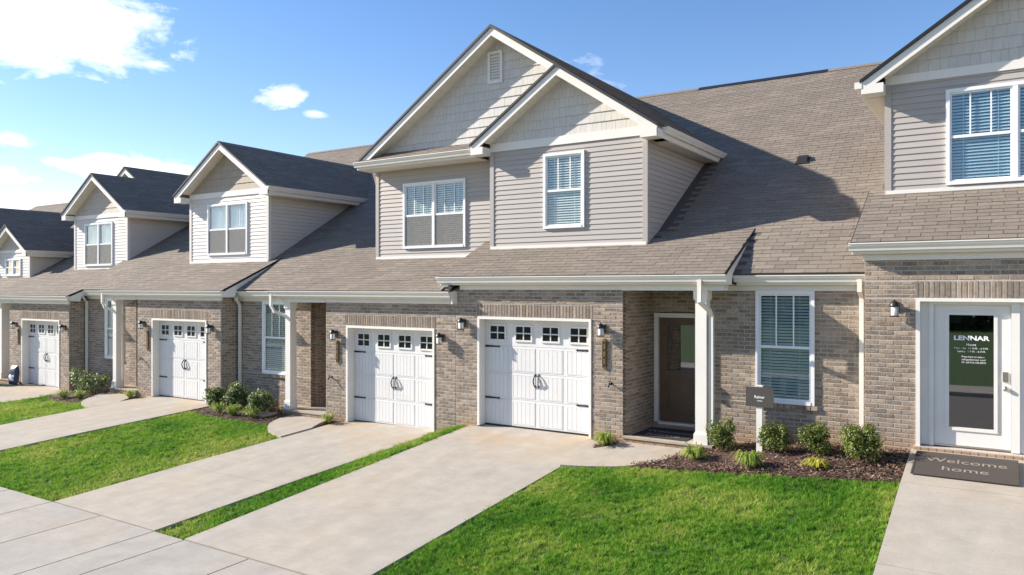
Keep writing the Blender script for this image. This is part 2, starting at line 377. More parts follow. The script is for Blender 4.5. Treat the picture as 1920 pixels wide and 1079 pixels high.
# frames: O + u*U + v*V + d*N
def frame(O, U, V):
    U = Vector(U).normalized(); V = Vector(V).normalized(); return Vector(O), U, V, U.cross(V)
def front(y): return frame((0, y, 0), (1, 0, 0), (0, 0, 1))           # faces the street
def right(x): return frame((x, 0, 0), (0, 1, 0), (0, 0, 1))           # faces +x, u = y
def left(x): return frame((x, 0, 0), (0, -1, 0), (0, 0, 1))           # faces -x, u = -y
def P3(F, u, v, d=0.): return F[0] + F[1] * u + F[2] * v + F[3] * d
def clip(poly, conv):
    """poly clipped to a convex counter-clockwise polygon"""
    out = poly
    for i in range(len(conv)):
        a, b = conv[i], conv[(i + 1) % len(conv)]; inp = out; out = []
        side = lambda p: (b[0] - a[0]) * (p[1] - a[1]) - (b[1] - a[1]) * (p[0] - a[0])
        for j in range(len(inp)):
            p, q = inp[j], inp[(j + 1) % len(inp)]; sp, sq = side(p), side(q)
            if sp >= -1e-9: out.append(p)
            if (sp > 1e-9 and sq < -1e-9) or (sp < -1e-9 and sq > 1e-9):
                t = sp / (sp - sq); out.append((p[0] + t * (q[0] - p[0]), p[1] + t * (q[1] - p[1])))
        if len(out) < 3: return []
    return out
def area(p): return .5 * sum(p[i][0] * p[(i + 1) % len(p)][1] - p[(i + 1) % len(p)][0] * p[i][1] for i in range(len(p)))
def free(u0, u1, v0, v1, holes):
    """bands (v0, v1, [(a, b)...]) of a row that no hole covers"""
    cuts = sorted({v0, v1} | {h[k] for h in holes for k in (2, 3) if v0 < h[k] < v1})
    for a, b in zip(cuts, cuts[1:]):
        iv = [(u0, u1)]
        for h in holes:
            if h[2] < (a + b) / 2 < h[3]:
                iv = [s for (p, q) in iv for s in ((p, min(q, h[0])), (max(p, h[1]), q)) if s[1] - s[0] > 1e-6]
        yield a, b, iv
def rect(u0, u1, v0, v1): return [(u0, v0), (u1, v0), (u1, v1), (u0, v1)]

BW, BH, MJ, BD = .203, .0677, .011, .0055
def brick_mesh(w, h, d=BD, c=.004):
    m = MB(); a, b = w / 2, h / 2
    m.add([(-a, -b, -.003), (a, -b, -.003), (a, b, -.003), (-a, b, -.003), (-a + c, -b + c, d), (a - c, -b + c, d), (a - c, b - c, d), (-a + c, b - c, d)],
          [(4, 5, 6, 7), (0, 1, 5, 4), (1, 2, 6, 5), (2, 3, 7, 6), (3, 0, 4, 7)])
    return m.mesh('brick', 'brick')
BRICK = brick_mesh(BW - MJ, BH - MJ)
SOLD = brick_mesh(.0677 - .015, .235, .007)
SE, SWD = .128, .335
def shingle_mesh(w):
    m = MB(); a = w / 2 - .0035
    m.add([(-a, 0, 0), (a, 0, 0), (a, SE + .01, 0), (-a, SE + .01, 0), (-a, 0, .010), (a, 0, .010), (a, SE + .01, .003), (-a, SE + .01, .003)],
          [(4, 5, 6, 7), (0, 1, 5, 4), (1, 2, 6, 5), (3, 0, 4, 7)])
    return m.mesh('shingle', 'shingle')
SHING = shingle_mesh(SWD)
def pmat(F, u, v, d=0.):
    o = P3(F, u, v, d); U, V, N = F[1], F[2], F[3]
    return Matrix(((U.x, V.x, N.x, o.x), (U.y, V.y, N.y, o.y), (U.z, V.z, N.z, o.z), (0, 0, 0, 1)))

class House:
    def __init__(s, loc, label):
        s.root = thing('townhouse', loc, label, 'townhouse', 'attached townhouses in one row'); s.full = {'brick': [], 'shingle': []}; s.cut = {'brick': MB(), 'shingle': MB()}
    def part(s, name, mb, mat, parent=None, smooth=False): return mb.build(name, mat, parent or s.root, smooth)
    def bricks(s, name, F, u0, u1, v0, v1, holes=(), soldiers=(), back=.12, phase=0.):
        """a brick wall: mortar body with holes, and bricks laid on it course by course"""
        mb = MB()
        for a, b, iv in free(u0, u1, v0, v1, holes):
            for p, q in iv:
                mb.prism([P3(F, p, a), P3(F, q, a), P3(F, q, b), P3(F, p, b)], F[3] * -back)
        wall = s.part(name, mb, 'mortar')
        hs = list(holes) + list(soldiers); z = math.floor(v0 / BH) * BH; r = 0
        k = int(math.floor(v0 / BH))
        while z < v1 - .01:
            a0, b0 = max(z, v0), min(z + BH, v1)
            for a, b, iv in free(u0, u1, a0, b0, hs):
                if b - a < .02: continue
                for p, q in iv:
                    off = (k % 2) * BW / 2 + phase; n0 = math.floor((p - off) / BW)
                    u = n0 * BW + off
                    while u < q - .004:
                        x0, x1 = max(u, p), min(u + BW, q)
                        if x1 - x0 > .025:
                            jit = random.uniform(-.002, .002)
                            if x1 - x0 > BW - .001 and b - a > BH - .001:
                                s.full['brick'].append((F, (x0 + x1) / 2, (a + b) / 2, jit, BRICK, wall))
                            else:
                                s.block(F, x0 + (MJ / 2 if x0 > p + 1e-6 else 0), x1 - (MJ / 2 if x1 < q - 1e-6 else 0), a + MJ / 2, b - MJ / 2, jit)
                        u += BW
            z += BH; k += 1
        for (x0, x1, a, b) in soldiers:
            n = round((x1 - x0) / .0677); w = (x1 - x0) / n
            for i in range(n): s.full['brick'].append((F, x0 + (i + .5) * w, (a + b) / 2, random.uniform(-.002, .002), SOLD, wall))
        return wall
    def block(s, F, x0, x1, a, b, jit=0.):
        c = .004; d = BD + jit
        if x1 - x0 < .015 or b - a < .015: return
        s.cut['brick'].add([P3(F, x0, a, -.004), P3(F, x1, a, -.004), P3(F, x1, b, -.004), P3(F, x0, b, -.004), P3(F, x0 + c, a + c, d), P3(F, x1 - c, a + c, d), P3(F, x1 - c, b - c, d), P3(F, x0 + c, b - c, d)],
                           [(4, 5, 6, 7), (0, 1, 5, 4), (1, 2, 6, 5), (2, 3, 7, 6), (3, 0, 4, 7)])
    def roof(s, name, F, poly, skip=None, deck=.035, shingled=True):
        """poly in (u, v) on the slope; skip(p) drops shingles where walls or another roof cover it"""
        if area(poly) < 0: poly = poly[::-1]
        d = s.part(name, MB().prism([P3(F, u, v, -.002) for u, v in poly], F[3] * -deck), 'roof_deck')
        if not shingled: return d
        u0, u1 = min(p[0] for p in poly), max(p[0] for p in poly); v0, v1 = min(p[1] for p in poly), max(p[1] for p in poly)
        v = v0; row = 0; off0 = random.uniform(0, SWD)
        while v < v1:
            u = u0 - SWD - off0 + (row % 2) * SWD / 2 + (row // 2 % 3) * .012 + random.uniform(-.006, .006); row += 1
            while u < u1:
                w = SWD; c = clip(rect(u, u + w, v, v + SE), poly)
                if c and abs(area(c)) > .003:
                    cu = sum(p[0] for p in c) / len(c); cv = sum(p[1] for p in c) / len(c)
                    if not (skip and skip(P3(F, cu, cv))):
                        if abs(area(c)) > w * SE * .998:
                            s.full['shingle'].append((F, u + w / 2, v, random.choice((0, 0, 0, .003)), SHING, d))
                        else:
                            lift = random.choice((0, .003)); n = len(c)
                            dp = lambda p: lift + .010 - .007 * (p[1] - v) / SE
                            top = [P3(F, p[0], p[1], dp(p)) for p in c]; bot = [P3(F, p[0], p[1], 0) for p in c]
                            s.cut['shingle'].add(top + bot, [tuple(range(n))] + [(i, i + n, (i + 1) % n + n, (i + 1) % n)[::-1] for i in range(n)])
                u += w
            v += SE
        return d
    def finish(s):
        for kind in ('brick', 'shingle'):
            L = []
            for it in s.full[kind]:
                F, u, v, j, me, par = it; p = P3(F, u, v); pr = project(p)
                vis = pr is not None and -5 < pr[0] < 1925 and -5 < pr[1] < 1085 and (Vector((0, 0, CAMZ)) - p).dot(F[3]) > 0
                L.append(((0 if vis else 1), (p - Vector((0, 0, CAMZ))).length, it))
            L.sort(key=lambda t: (t[0], t[1]))
            rest = s.cut[kind]
            for i, (vv, dd, (F, u, v, j, me, par)) in enumerate(L):
                mw = pmat(F, u, v, j)
                if i < 300 and vv == 0: put(kind, me, par, mw)
                else: rest.add([mw @ x.co for x in me.vertices], [tuple(pl.vertices) for pl in me.polygons])
            if rest.v: tag(rest.build({'brick': 'brick_courses', 'shingle': 'shingle_courses'}[kind], kind, s.root), kind='stuff')
    def siding(s, F, poly, holes, mat, par, exp=.1016, name='siding_board'):
        if area(poly) < 0: poly = poly[::-1]
        u0, u1 = min(p[0] for p in poly), max(p[0] for p in poly); v0, v1 = min(p[1] for p in poly), max(p[1] for p in poly)
        v = v0
        while v < v1 - .005:
            for a, b, iv in free(u0, u1, v, v + exp, holes):
                for p, q in iv:
                    c = clip(rect(p, q, a, b), poly)
                    if not c or abs(area(c)) < 2e-4: continue
                    n = len(c); dp = lambda t: .004 + .015 * (v + exp - t[1]) / exp
                    MB().add([P3(F, t[0], t[1], dp(t)) for t in c] + [P3(F, t[0], t[1], 0) for t in c],
                           [tuple(range(n))] + [(i, i + n, (i + 1) % n + n, (i + 1) % n) for i in range(n)]).build(name, mat, par)
            v += exp
    def shakes(s, F, poly, holes, mat, par, exp=.192):
        if area(poly) < 0: poly = poly[::-1]
        u0, u1 = min(p[0] for p in poly), max(p[0] for p in poly); v0, v1 = min(p[1] for p in poly), max(p[1] for p in poly)
        v = v0
        while v < v1:
            u = u0 - random.uniform(0, .2)
            while u < u1:
                w = random.choice((.08, .1, .12, .14, .17)); jb = random.uniform(0, .0015)
                for a, b, iv in free(u + .0015, u + w - .0015, v - jb, v + exp, holes):
                    for p, q in iv:
                        c = clip(rect(p, q, a, b), poly)
                        if not c or abs(area(c)) < 6e-4: continue
                        n = len(c); k = random.uniform(0, .002); dp = lambda t: .005 + k + .016 * (v + exp - t[1]) / exp
                        MB().add([P3(F, t[0], t[1], dp(t)) for t in c] + [P3(F, t[0], t[1], 0) for t in c],
                                 [tuple(range(n))] + [(i, i + n, (i + 1) % n + n, (i + 1) % n) for i in range(n)]).build('shake', mat, par)
                u += w
            v += exp
    # ---- trim
    def gutter(s, axis, a, b, base, top, sign=-1, name='gutter'):
        """K-style gutter: axis x runs along x at y=base hanging out towards sign; axis y runs along y at x=base"""
        pr = [(0, 0), (0, -.115), (.060, -.115), (.068, -.085), (.092, -.045), (.098, -.018), (.108, -.016), (.108, 0), (.096, 0), (.096, -.012), (.012, -.012), (.012, 0)]
        if axis == 'x': pts = [(a, base + sign * o, top + z) for o, z in pr]; off = (b - a, 0, 0)
        else: pts = [(base + sign * o, a, top + z) for o, z in pr]; off = (0, b - a, 0)
        return s.part(name, MB().prism(pts, off), 'gutter')
    def downspout(s, path, r=.047): return s.part('downspout', MB().tube(path, r, 4, rot=math.pi / 4, sx=1.0, sy=.85), 'gutter')
    # ---- openings
    def window(s, x0, x1, z0, z1, y, units=1, blind='slats', glass='glass', lower=None, muntin=2, proud=.03, screen=False):
        fw = .055; yo = y - proud; w = s.part('window', MB().box(x0, x0 + fw, yo, y + .05, z0, z1).box(x1 - fw, x1, yo, y + .05, z0, z1)
                     .box(x0 + fw, x1 - fw, yo, y + .05, z1 - fw, z1).box(x0 + fw, x1 - fw, yo - .008, y + .05, z0, z0 + fw), 'vinyl_frame')
        MB().box(x0 + fw, x1 - fw, y + .30, y + .32, z0 + fw, z1 - fw).box(x0 + fw - .02, x0 + fw, y + .05, y + .32, z0 + fw, z1 - fw).box(x1 - fw, x1 - fw + .02, y + .05, y + .32, z0 + fw, z1 - fw)\
            .box(x0 + fw, x1 - fw, y + .05, y + .32, z1 - fw, z1 - fw + .02).box(x0 + fw, x1 - fw, y + .05, y + .32, z0 + fw - .02, z0 + fw).build('room_behind', 'interior', w)
        uw = (x1 - x0 - 2 * fw - (units - 1) * .07) / units; zm = (z0 + z1) / 2
        for i in range(units):
            a = x0 + fw + i * (uw + .07); b = a + uw
            if i: MB().box(a - .07, a, yo + .002, y + .05, z0 + fw, z1 - fw).build('mullion', 'vinyl_frame', w)
            sf = .028
            MB().box(a, a + sf, y + .0, y + .035, zm, z1 - fw).box(b - sf, b, y + .0, y + .035, zm, z1 - fw).box(a + sf, b - sf, y, y + .035, z1 - fw - sf, z1 - fw).build('upper_sash', 'vinyl_frame', w)
            MB().box(a, a + sf, y - .008, y + .03, z0 + fw, zm).box(b - sf, b, y - .008, y + .03, z0 + fw, zm).box(a + sf, b - sf, y - .008, y + .03, z0 + fw, z0 + fw + sf).build('lower_sash', 'vinyl_frame', w)
            MB().box(a, b, y - .014, y + .034, zm - .022, zm + .024).build('meeting_rail', 'vinyl_frame', w)
            for k in range(muntin):
                xm = a + (b - a) * (k + 1) / (muntin + 1); MB().box(xm - .011, xm + .011, y + .008, y + .02, zm + .024, z1 - fw - sf).build('muntin', 'vinyl_frame', w)
            MB().box(a + sf, b - sf, y + .022, y + .026, zm + .02, z1 - fw - sf).build('pane', glass, w)
            MB().box(a + sf, b - sf, y + .014, y + .018, z0 + fw + sf, zm - .02).build('pane', lower or glass, w)
            if screen: MB().box(a + .012, b - .012, y - .012, y - .0095, z0 + fw + .01, zm - .024).build('insect_screen', 'screen', w)
            if blind == 'slats':
                z = z0 + fw + .02; me = MB().add([(a + .012, y + .036, -.017), (b - .012, y + .036, -.017), (b - .012, y + .066, .015), (a + .012, y + .066, .015), (a + .012, y + .036, -.014), (b - .012, y + .036, -.014), (b - .012, y + .066, .018), (a + .012, y + .066, .018)],
                                                 [(0, 1, 2, 3), (7, 6, 5, 4), (0, 4, 5, 1), (3, 2, 6, 7)]).mesh('blind_slat', 'slat')
                while z < z1 - fw - .03:
                    put('blind_slat', me, w, Matrix.Translation((0, 0, z))); z += .050
                MB().box(a + .01, b - .01, y + .034, y + .07, z1 - fw - .03, z1 - fw).build('head_rail', 'slat', w)
                for t in (.22, .78):
                    xt = a + (b - a) * t; MB().box(xt - .004, xt + .004, y + .0335, y + .0355, z0 + fw, z1 - fw).build('ladder_cord', 'slat', w)
            elif blind == 'curtain':
                n = 28; pts = [(a + (b - a) * k / n, y + .06 + .014 * math.sin(k * 1.9)) for k in range(n + 1)]
                mb = MB()
                for k in range(n):
                    (p, q), (p2, q2) = pts[k], pts[k + 1]; mb.add([(p, q, z0 + fw), (p2, q2, z0 + fw), (p2, q2, z1 - fw), (p, q, z1 - fw)], [(0, 1, 2, 3)])
                mb.build('curtain', 'curtain', w)
        return w
    def garage(s, o0, o1, zf, zt, D):
        Y = D + .19; t = .05
        s.part('garage_door_frame', MB().box(o0, o0 + t, D - .02, Y + .02, zf, zt).box(o1 - t, o1, D - .02, Y + .02, zf, zt).box(o0 + t, o1 - t, D - .02, Y + .02, zt - t, zt), 'trim')
        a, b = o0 + t + .004, o1 - t - .004; top = zt - t - .004; W = b - a; sh = (top - zf - .02) / 4
        mb = MB()
        for k in range(4): mb.box(a, b, Y, Y + .05, zf + .02 + k * sh + .003, zf + .02 + (k + 1) * sh - .003)
        mb.box(a, b, Y + .012, Y + .04, zf + .02, top)
        g = s.part('garage_door', mb, 'door_white')
        MB().box(a, b, Y - .01, Y + .05, zf - .01, zf + .02).build('weather_seal', 'black_metal', g)
        cw = W / 4; pg = MB(); pw = cw - .13; n = 5
        for i in range(n):
            x = -pw / 2 + pw * i / n; pg.box(x + .004, x + pw / n - .004, -.0045, .002, -sh / 2 + .05, sh / 2 - .05)
        rim = .014
        pg.box(-pw / 2 - .02, pw / 2 + .02, -.0065, .002, sh / 2 - .048, sh / 2 - .048 + rim).box(-pw / 2 - .02, pw / 2 + .02, -.0065, .002, -sh / 2 + .048 - rim, -sh / 2 + .048)
        pg.box(-pw / 2 - .02, -pw / 2 - .004, -.0065, .002, -sh / 2 + .05, sh / 2 - .05).box(pw / 2 + .004, pw / 2 + .02, -.0065, .002, -sh / 2 + .05, sh / 2 - .05)
        pme = pg.mesh('panel', 'door_white')
        for c in range(4):
            cx = a + cw * (c + .5)
            for r in range(3): put('panel', pme, g, Matrix.Translation((cx, Y, zf + .02 + (r + .5) * sh)))
            cz = zf + .02 + 3.5 * sh - .005; ww, wh = .205, .165
            wf = MB().box(cx - ww, cx - ww + .035, Y - .022, Y, cz - wh, cz + wh).box(cx + ww - .035, cx + ww, Y - .022, Y, cz - wh, cz + wh).box(cx - ww + .035, cx + ww - .035, Y - .022, Y, cz + wh - .035, cz + wh).box(cx - ww + .035, cx + ww - .035, Y - .022, Y, cz - wh, cz - wh + .035)
            wf.box(cx - .011, cx + .011, Y - .016, Y, cz - wh + .035, cz + wh - .035).box(cx - ww + .035, cx - .011, Y - .016, Y, cz - .011, cz + .011).box(cx + .011, cx + ww - .035, Y - .016, Y, cz - .011, cz + .011)
            wf.build('door_window_frame', 'door_white', g)
            for i in (0, 1):
                for j in (0, 1):
                    x = cx - ww + .035 if i == 0 else cx + .011; z = cz - wh + .035 if j == 0 else cz + .011
                    MB().box(x, x + ww - .046, Y - .005, Y - .001, z, z + wh - .046).build('pane', 'pane_black', g)
        for zz in (zf + .02 + 3 * sh - .02, zf + .02 + sh + .0):
            for x, d in ((a + .01, 1), (b - .01, -1)):
                hb = MB().prism([(x, Y - .014, zz - .02), (x + d * .30, Y - .014, zz - .013), (x + d * .325, Y - .014, zz - .022), (x + d * .35, Y - .014, zz), (x + d * .325, Y - .014, zz + .022), (x + d * .30, Y - .014, zz + .013), (x, Y - .014, zz + .02)], (0, .010, 0))
                for q in (.04, .2): hb.box(x + d * q - .008, x + d * q + .008, Y - .02, Y - .012, zz - .008, zz + .008)
                hb.build('strap_hinge', 'black_metal', g)
        cx = (a + b) / 2; zc = zf + .02 + 1.75 * sh
        for d in (-1, 1):
            hx = cx + d * .04
            MB().tube([(hx, Y - .004, zc - .12), (hx + d * .004, Y - .04, zc - .09), (hx + d * .016, Y - .06, zc), (hx + d * .004, Y - .04, zc + .09), (hx, Y - .004, zc + .12)], .012, 8)\
                .prism([(hx - .02, Y - .012, zc + .09), (hx, Y - .012, zc + .15), (hx + .02, Y - .012, zc + .09)], (0, .01, 0)).prism([(hx - .02, Y - .012, zc - .09), (hx, Y - .012, zc - .15), (hx + .02, Y - .012, zc - .09)], (0, .01, 0)).build('handle', 'black_metal', g, True)
    def column(s, x0, x1, y0, z0, z1):
        w = x1 - x0; c = s.part('porch_column', MB().box(x0 + .025, x1 - .025, y0 + .025, y0 + w - .025, z0, z1), 'trim')
        MB().box(x0, x1, y0, y0 + w, z0, z0 + .22).box(x0 + .012, x1 - .012, y0 + .012, y0 + w - .012, z0 + .22, z0 + .245).build('base', 'trim', c)
        MB().box(x0, x1, y0, y0 + w, z1 - .15, z1).box(x0 + .012, x1 - .012, y0 + .012, y0 + w - .012, z1 - .17, z1 - .15).build('capital', 'trim', c)
    def gable(s, xl, xr, ridge, zr, yr, yw, wl, wr, band, shk, yb, back_r=None, slope=.667, holes=(), gut=True, vis_wall=None, rightroof=True, leftback=None, returns=(True, True), rakes=(True, True)):
        """front gable: two roof slopes, rake boards, soffits, shake-clad triangle; yb(z) is where the slope meets the roof behind"""
        k = math.hypot(1, slope); c, sn = 1 / k, slope / k
        zl = zr - slope * (ridge - xl); zR = zr - slope * (xr - ridge)
        FR = frame((xr, 0, zR), (0, 1, 0), (-c, 0, sn)); LR = (xr - ridge) / c
        FL = frame((xl, 0, zl), (0, -1, 0), (c, 0, sn)); LL = (ridge - xl) / c
        if rightroof: s.roof('dormer_roof', FR, [(yr, 0), (yb(zR), 0), (yb(zr), LR), (yr, LR)])
        e, f = (leftback or yb)(zl), (leftback or yb)(zr)
        s.roof('dormer_roof', FL, [(-e, 0), (-yr, 0), (-yr, LL), (-f, LL)], shingled=False)
        if rightroof: s.part('ridge_cap', MB().prism([(ridge - .13, yr, zr - .13 * slope + .02), (ridge, yr, zr + .022), (ridge + .13, yr, zr - .13 * slope + .02), (ridge + .13, yr, zr - .13 * slope + .004), (ridge, yr, zr + .006), (ridge - .13, yr, zr - .13 * slope + .004)], (0, yb(zr) - yr, 0)), 'shingle')
        t = .045; h = .17
        for sg, x in ((-1, xl), (1, xr)):
            if not rakes[0 if sg < 0 else 1]: continue
            z = zr - slope * abs(x - ridge)
            s.part('rake_edge', MB().prism([(ridge, yr - .012, zr + .018), (x + sg * .02, yr - .012, z + .004), (x + sg * .02, yr - .012, z - t), (ridge, yr - .012, zr - t + .0)], (0, .03, 0)), 'drip_edge')
            s.part('rake_board', MB().prism([(ridge, yr + .02, zr - t - .002), (x, yr + .02, z - t - .002), (x, yr + .02, z - t - h), (ridge, yr + .02, zr - t - h)], (0, .03, 0)), 'trim')
            xx = wl if sg < 0 else wr; zz = zr - slope * abs(xx - ridge)
            so_ = s.part('soffit', MB().prism([(ridge, yr + .05, zr - t - h + .02), (xx, yr + .05, zz - t - h + .02), (xx, yr + .05, zz - t - h + .035), (ridge, yr + .05, zr - t - h + .035)], (0, yw - yr - .05, 0)), 'soffit')
            n = 16
            for i in range(n):
                f = (i + .5) / n; bx = ridge + (xx - ridge) * f; bz = zr - slope * abs(bx - ridge) - t - h + .016
                MB().box(bx - .004, bx + .004, yr + .06, yw - .02, bz - .004, bz + .004).build('soffit_rib', 'soffit', so_)
            if returns[0 if sg < 0 else 1]:
                s.part('eave_return', MB().box(min(x, xx), max(x, xx), yr + .018, yw + .0, z - t - h - .012, z - t - .03), 'trim')
        # triangle wall
        F = front(yw); zt = lambda x: zr - slope * abs(x - ridge) - .19
        bl, bh = band
        tri = [(wl, bh), (wr, bh), (wr, max(bh, zt(wr))), (ridge, zt(ridge)), (wl, max(bh, zt(wl)))]
        wall = s.part('gable_wall', MB().prism([P3(F, u, v) for u, v in tri], (0, .1, 0)), shk)
        s.shakes(F, tri, list(holes), shk, wall)
        s.part('frieze_band', MB().box(wl - .01, wr + .01, yw - .035, yw + .05, bl, bh), 'trim')
        if gut:                                            # right-hand eave: gutter, fascia and soffit back to the roof
            ye = yb(zR) - .02
            s.gutter('y', yr - .02, ye, xr - .01, zR - .01, 1)
            s.part('fascia', MB().box(xr - .03, xr - .012, yr + .055, ye, zR - .22, zR - .05), 'trim')
            s.part('eave_soffit', MB().box(wr, xr - .03, yw + .002, yb(zR - .2), zR - .23, zR - .205), 'soffit')
        return wall
    def dormer(s, wl, wr, zb, zt, yw, mat, holes, yb, sidemat=None, sidetop=None, side=True, zbl=None):
        """clapboard front wall and right cheek; yb(z) is where the cheek meets the roof"""
        F = front(yw)
        mb = MB()
        for a, b, iv in free(wl, wr, zb - .25, zt, holes):
            for p, q in iv: mb.prism([P3(F, p, a), P3(F, q, a), P3(F, q, b), P3(F, p, b)], (0, .1, 0))
        w = s.part('dormer_wall', mb, mat)
        s.siding(F, rect(wl + .08, wr - .08, zb, zt), holes, mat, w)
        s.part('corner_board', MB().box(wl - .02, wl + .08, yw - .028, yw + .06, zb - .1, zt), mat)
        s.part('corner_board', MB().box(wr - .08, wr + .024, yw - .028, yw + .0, zb - .05, zt).box(wr - .002, wr + .024, yw, yw + .075, zb, zt), mat)
        s.part('base_flashing', MB().box(wl, wr, yw - .034, yw, zb - .03, zb + .03), 'trim')
        if side:
            st = sidetop or zt; FR = right(wr); poly = [(yw + .07, zb), (yb(st), st), (yw + .07, st)]
            mb = MB().prism([P3(FR, yw + .1, zb - .1), P3(FR, yb(st) + .1, st), P3(FR, yw + .1, st)], (-.08, 0, 0))
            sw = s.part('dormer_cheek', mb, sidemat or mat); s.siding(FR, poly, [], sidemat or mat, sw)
        return w

D, DW, DP = 12.55, 13.07, 13.93                 # garage face, window wall, porch door wall
LIP = D - .16                                   # back of the front gutters

def unit(h, zf, eave, gw, op, side_r, recess, colx, ww, win, shallow, gutter_x, dm=None):
    """the brick ground floor: garage wall gw with opening op, recessed porch, window wall ww"""
    zt = zf + 2.16; F = front(D); top = eave - .24
    h.bricks('garage_wall', F, gw[0], gw[1], zf - .5, top, [(op[0], op[1], zf - .6, zt)], [(op[0] - .03, op[1] + .03, zt + .005, zt + .25)])
    h.garage(op[0], op[1], zf, zt, D)
    # recess: garage cheek, door wall, room cheek
    if recess[1] > recess[0]:
        rx0, rx1 = recess
        if side_r == 1: h.bricks('porch_cheek', right(rx0), D + .006, DP, zf - .3, top + .1, phase=D + .006)
        else: h.bricks('porch_cheek', right(rx0), DW + .006, DP, zf - .3, top + .1, phase=DW + .006); h.bricks('garage_cheek', left(rx1), -DP, -D - .01, zf - .3, top + .1)
        if side_r == 1: h.bricks('room_cheek', left(rx1), -DP, -DW - .01, zf - .3, top + .1)
        dx0, dx1 = (rx0 + .03, rx1 - .03)
        h.bricks('door_wall', front(DP), rx0, rx1, zf - .3, top + .1, [(dx0, dx1, zf - .4, zf + 2.27)], [])
        entry(h, dx0, dx1, zf)
        h.part('porch_ceiling', MB().box(rx0, rx1, D, DP, top + .06, top + .09), 'soffit')
    # window wall
    h.bricks('window_wall', front(DW), ww[0], ww[1], zf - .5, top + .03, [(win[0], win[1], win[2], win[3])], [])
    h.window(win[0], win[1], win[2], win[3], DW - .015, 1, win[4] if len(win) > 4 else 'slats', muntin=2, glass='glass_low')
    n = int((win[1] - win[0] + .1) / .1); sb = MB(); sw = (win[1] - win[0] + .1) / n
    for i in range(n): h.block(frame((0, DW - .03, 0), (1, 0, 0), (0, 0, 1)), win[0] - .05 + i * sw + .004, win[0] - .05 + (i + 1) * sw - .004, win[2] - .075, win[2] - .003, .012)
    h.part('window_sill', MB().box(win[0] - .05, win[1] + .05, DW - .028, DW + .02, win[2] - .072, win[2] - .006), 'mortar')

def entry(h, x0, x1, zf):
    """brown half-glazed front door in a white frame, on a brick sill"""
    y = DP; z0 = zf + .17; z1 = zf + 2.25; t = .085
    h.part('door_frame', MB().box(x0, x0 + t, y - .03, y + .1, z0, z1).box(x1 - t, x1, y - .03, y + .1, z0, z1).box(x0 + t, x1 - t, y - .03, y + .1, z1 - t, z1).box(x0 + t, x1 - t, y - .05, y + .08, z0 - .03, z0 + .012), 'trim')
    a, b, c, d = x0 + t, x1 - t, z0 + .015, z1 - t; yy = y + .04
    m = .16; gz0, gz1 = c + .98, d - .14
    dr = h.part('front_door', MB().box(a, a + m, yy, yy + .045, c, d).box(b - m, b, yy, yy + .045, c, d).box(a + m, b - m, yy, yy + .045, d - .14, d).box(a + m, b - m, yy, yy + .045, c, gz0), 'door_brown')
    MB().box(a + m - .02, a + m, yy - .012, yy, gz0 - .02, gz1 + .02).box(b - m, b - m + .02, yy - .012, yy, gz0 - .02, gz1 + .02).box(a + m, b - m, yy - .012, yy, gz1, gz1 + .02).box(a + m, b - m, yy - .012, yy, gz0 - .02, gz0).build('glazing_bead', 'door_brown', dr)
    MB().box(a + m, b - m, yy + .012, yy + .016, gz0, gz1).build('pane', 'glass_dark', dr)
    MB().box(a + m - .1, b - m + .1, yy + .4, yy + .42, gz0 - .1, gz1 + .1).build('room_behind', 'interior', dr)
    MB().box(a + m, a + m + .02, yy - .012, yy, c + .16, c + .82).box(b - m - .02, b - m, yy - .012, yy, c + .16, c + .82).box(a + m + .02, b - m - .02, yy - .012, yy, c + .80, c + .82).box(a + m + .02, b - m - .02, yy - .012, yy, c + .16, c + .18).box(a + m + .06, b - m - .06, yy - .008, yy, c + .22, c + .76).build('panel', 'door_brown', dr)
    MB().tube([(b - .07, yy, c + .95), (b - .07, yy - .05, c + .95)], .028, 10).build('knob', 'steel', dr, True)
    n = 9; w = (x1 - x0) / n
    for i in range(n): h.block(frame((0, y - .06, 0), (1, 0, 0), (0, 0, 1)), x0 + i * w + .005, x0 + (i + 1) * w - .005, zf + .055, zf + .135)
    h.part('door_sill', MB().box(x0, x1, y - .055, y + .05, zf - .1, zf + .14), 'mortar')

def porch(h, x0, x1, zf, z, dep=DP):
    """concrete porch slab on a brick course"""
    y0 = D - .07
    h.part('porch_slab', MB().box(x0, x1, y0, dep + .05, z - .035, z), 'conc')
    h.part('porch_footing', MB().box(x0 + .01, x1 - .01, y0 + .025, dep, zf - .3, z - .036), 'mortar')
    F = front(y0 + .025); u = x0 + .012
    while u < x1 - .03:
        for (a, b) in ((z - .11, z - .042), (z - .18, z - .112)): h.block(F, u, min(u + BW - MJ, x1 - .012), a, b)
        u += BW

def eaves(h, x0, x1, eave, wall_y, bx, beam=None, end_l=True, end_r=True):
    """gutter, fascia, soffit and frieze along a front eave; bx = frieze span, beam = porch beam span"""
    y = wall_y - .16
    h.gutter('x', x0, x1, y, eave)
    h.part('fascia', MB().box(x0 + .03, x1 - .03, y, y + .022, eave - .16, eave - .005), 'trim')
    h.part('eave_soffit', MB().box(x0 + .03, x1 - .03, y + .022, wall_y + .05, eave - .165, eave - .145), 'soffit')
    h.part('frieze_board', MB().box(bx[0], bx[1], wall_y - .035, wall_y + .02, eave - .255, eave - .166), 'trim')
    if beam: h.part('porch_beam', MB().box(beam[0], beam[1], wall_y - .05, wall_y + .2, eave - .262, eave - .166), 'trim')

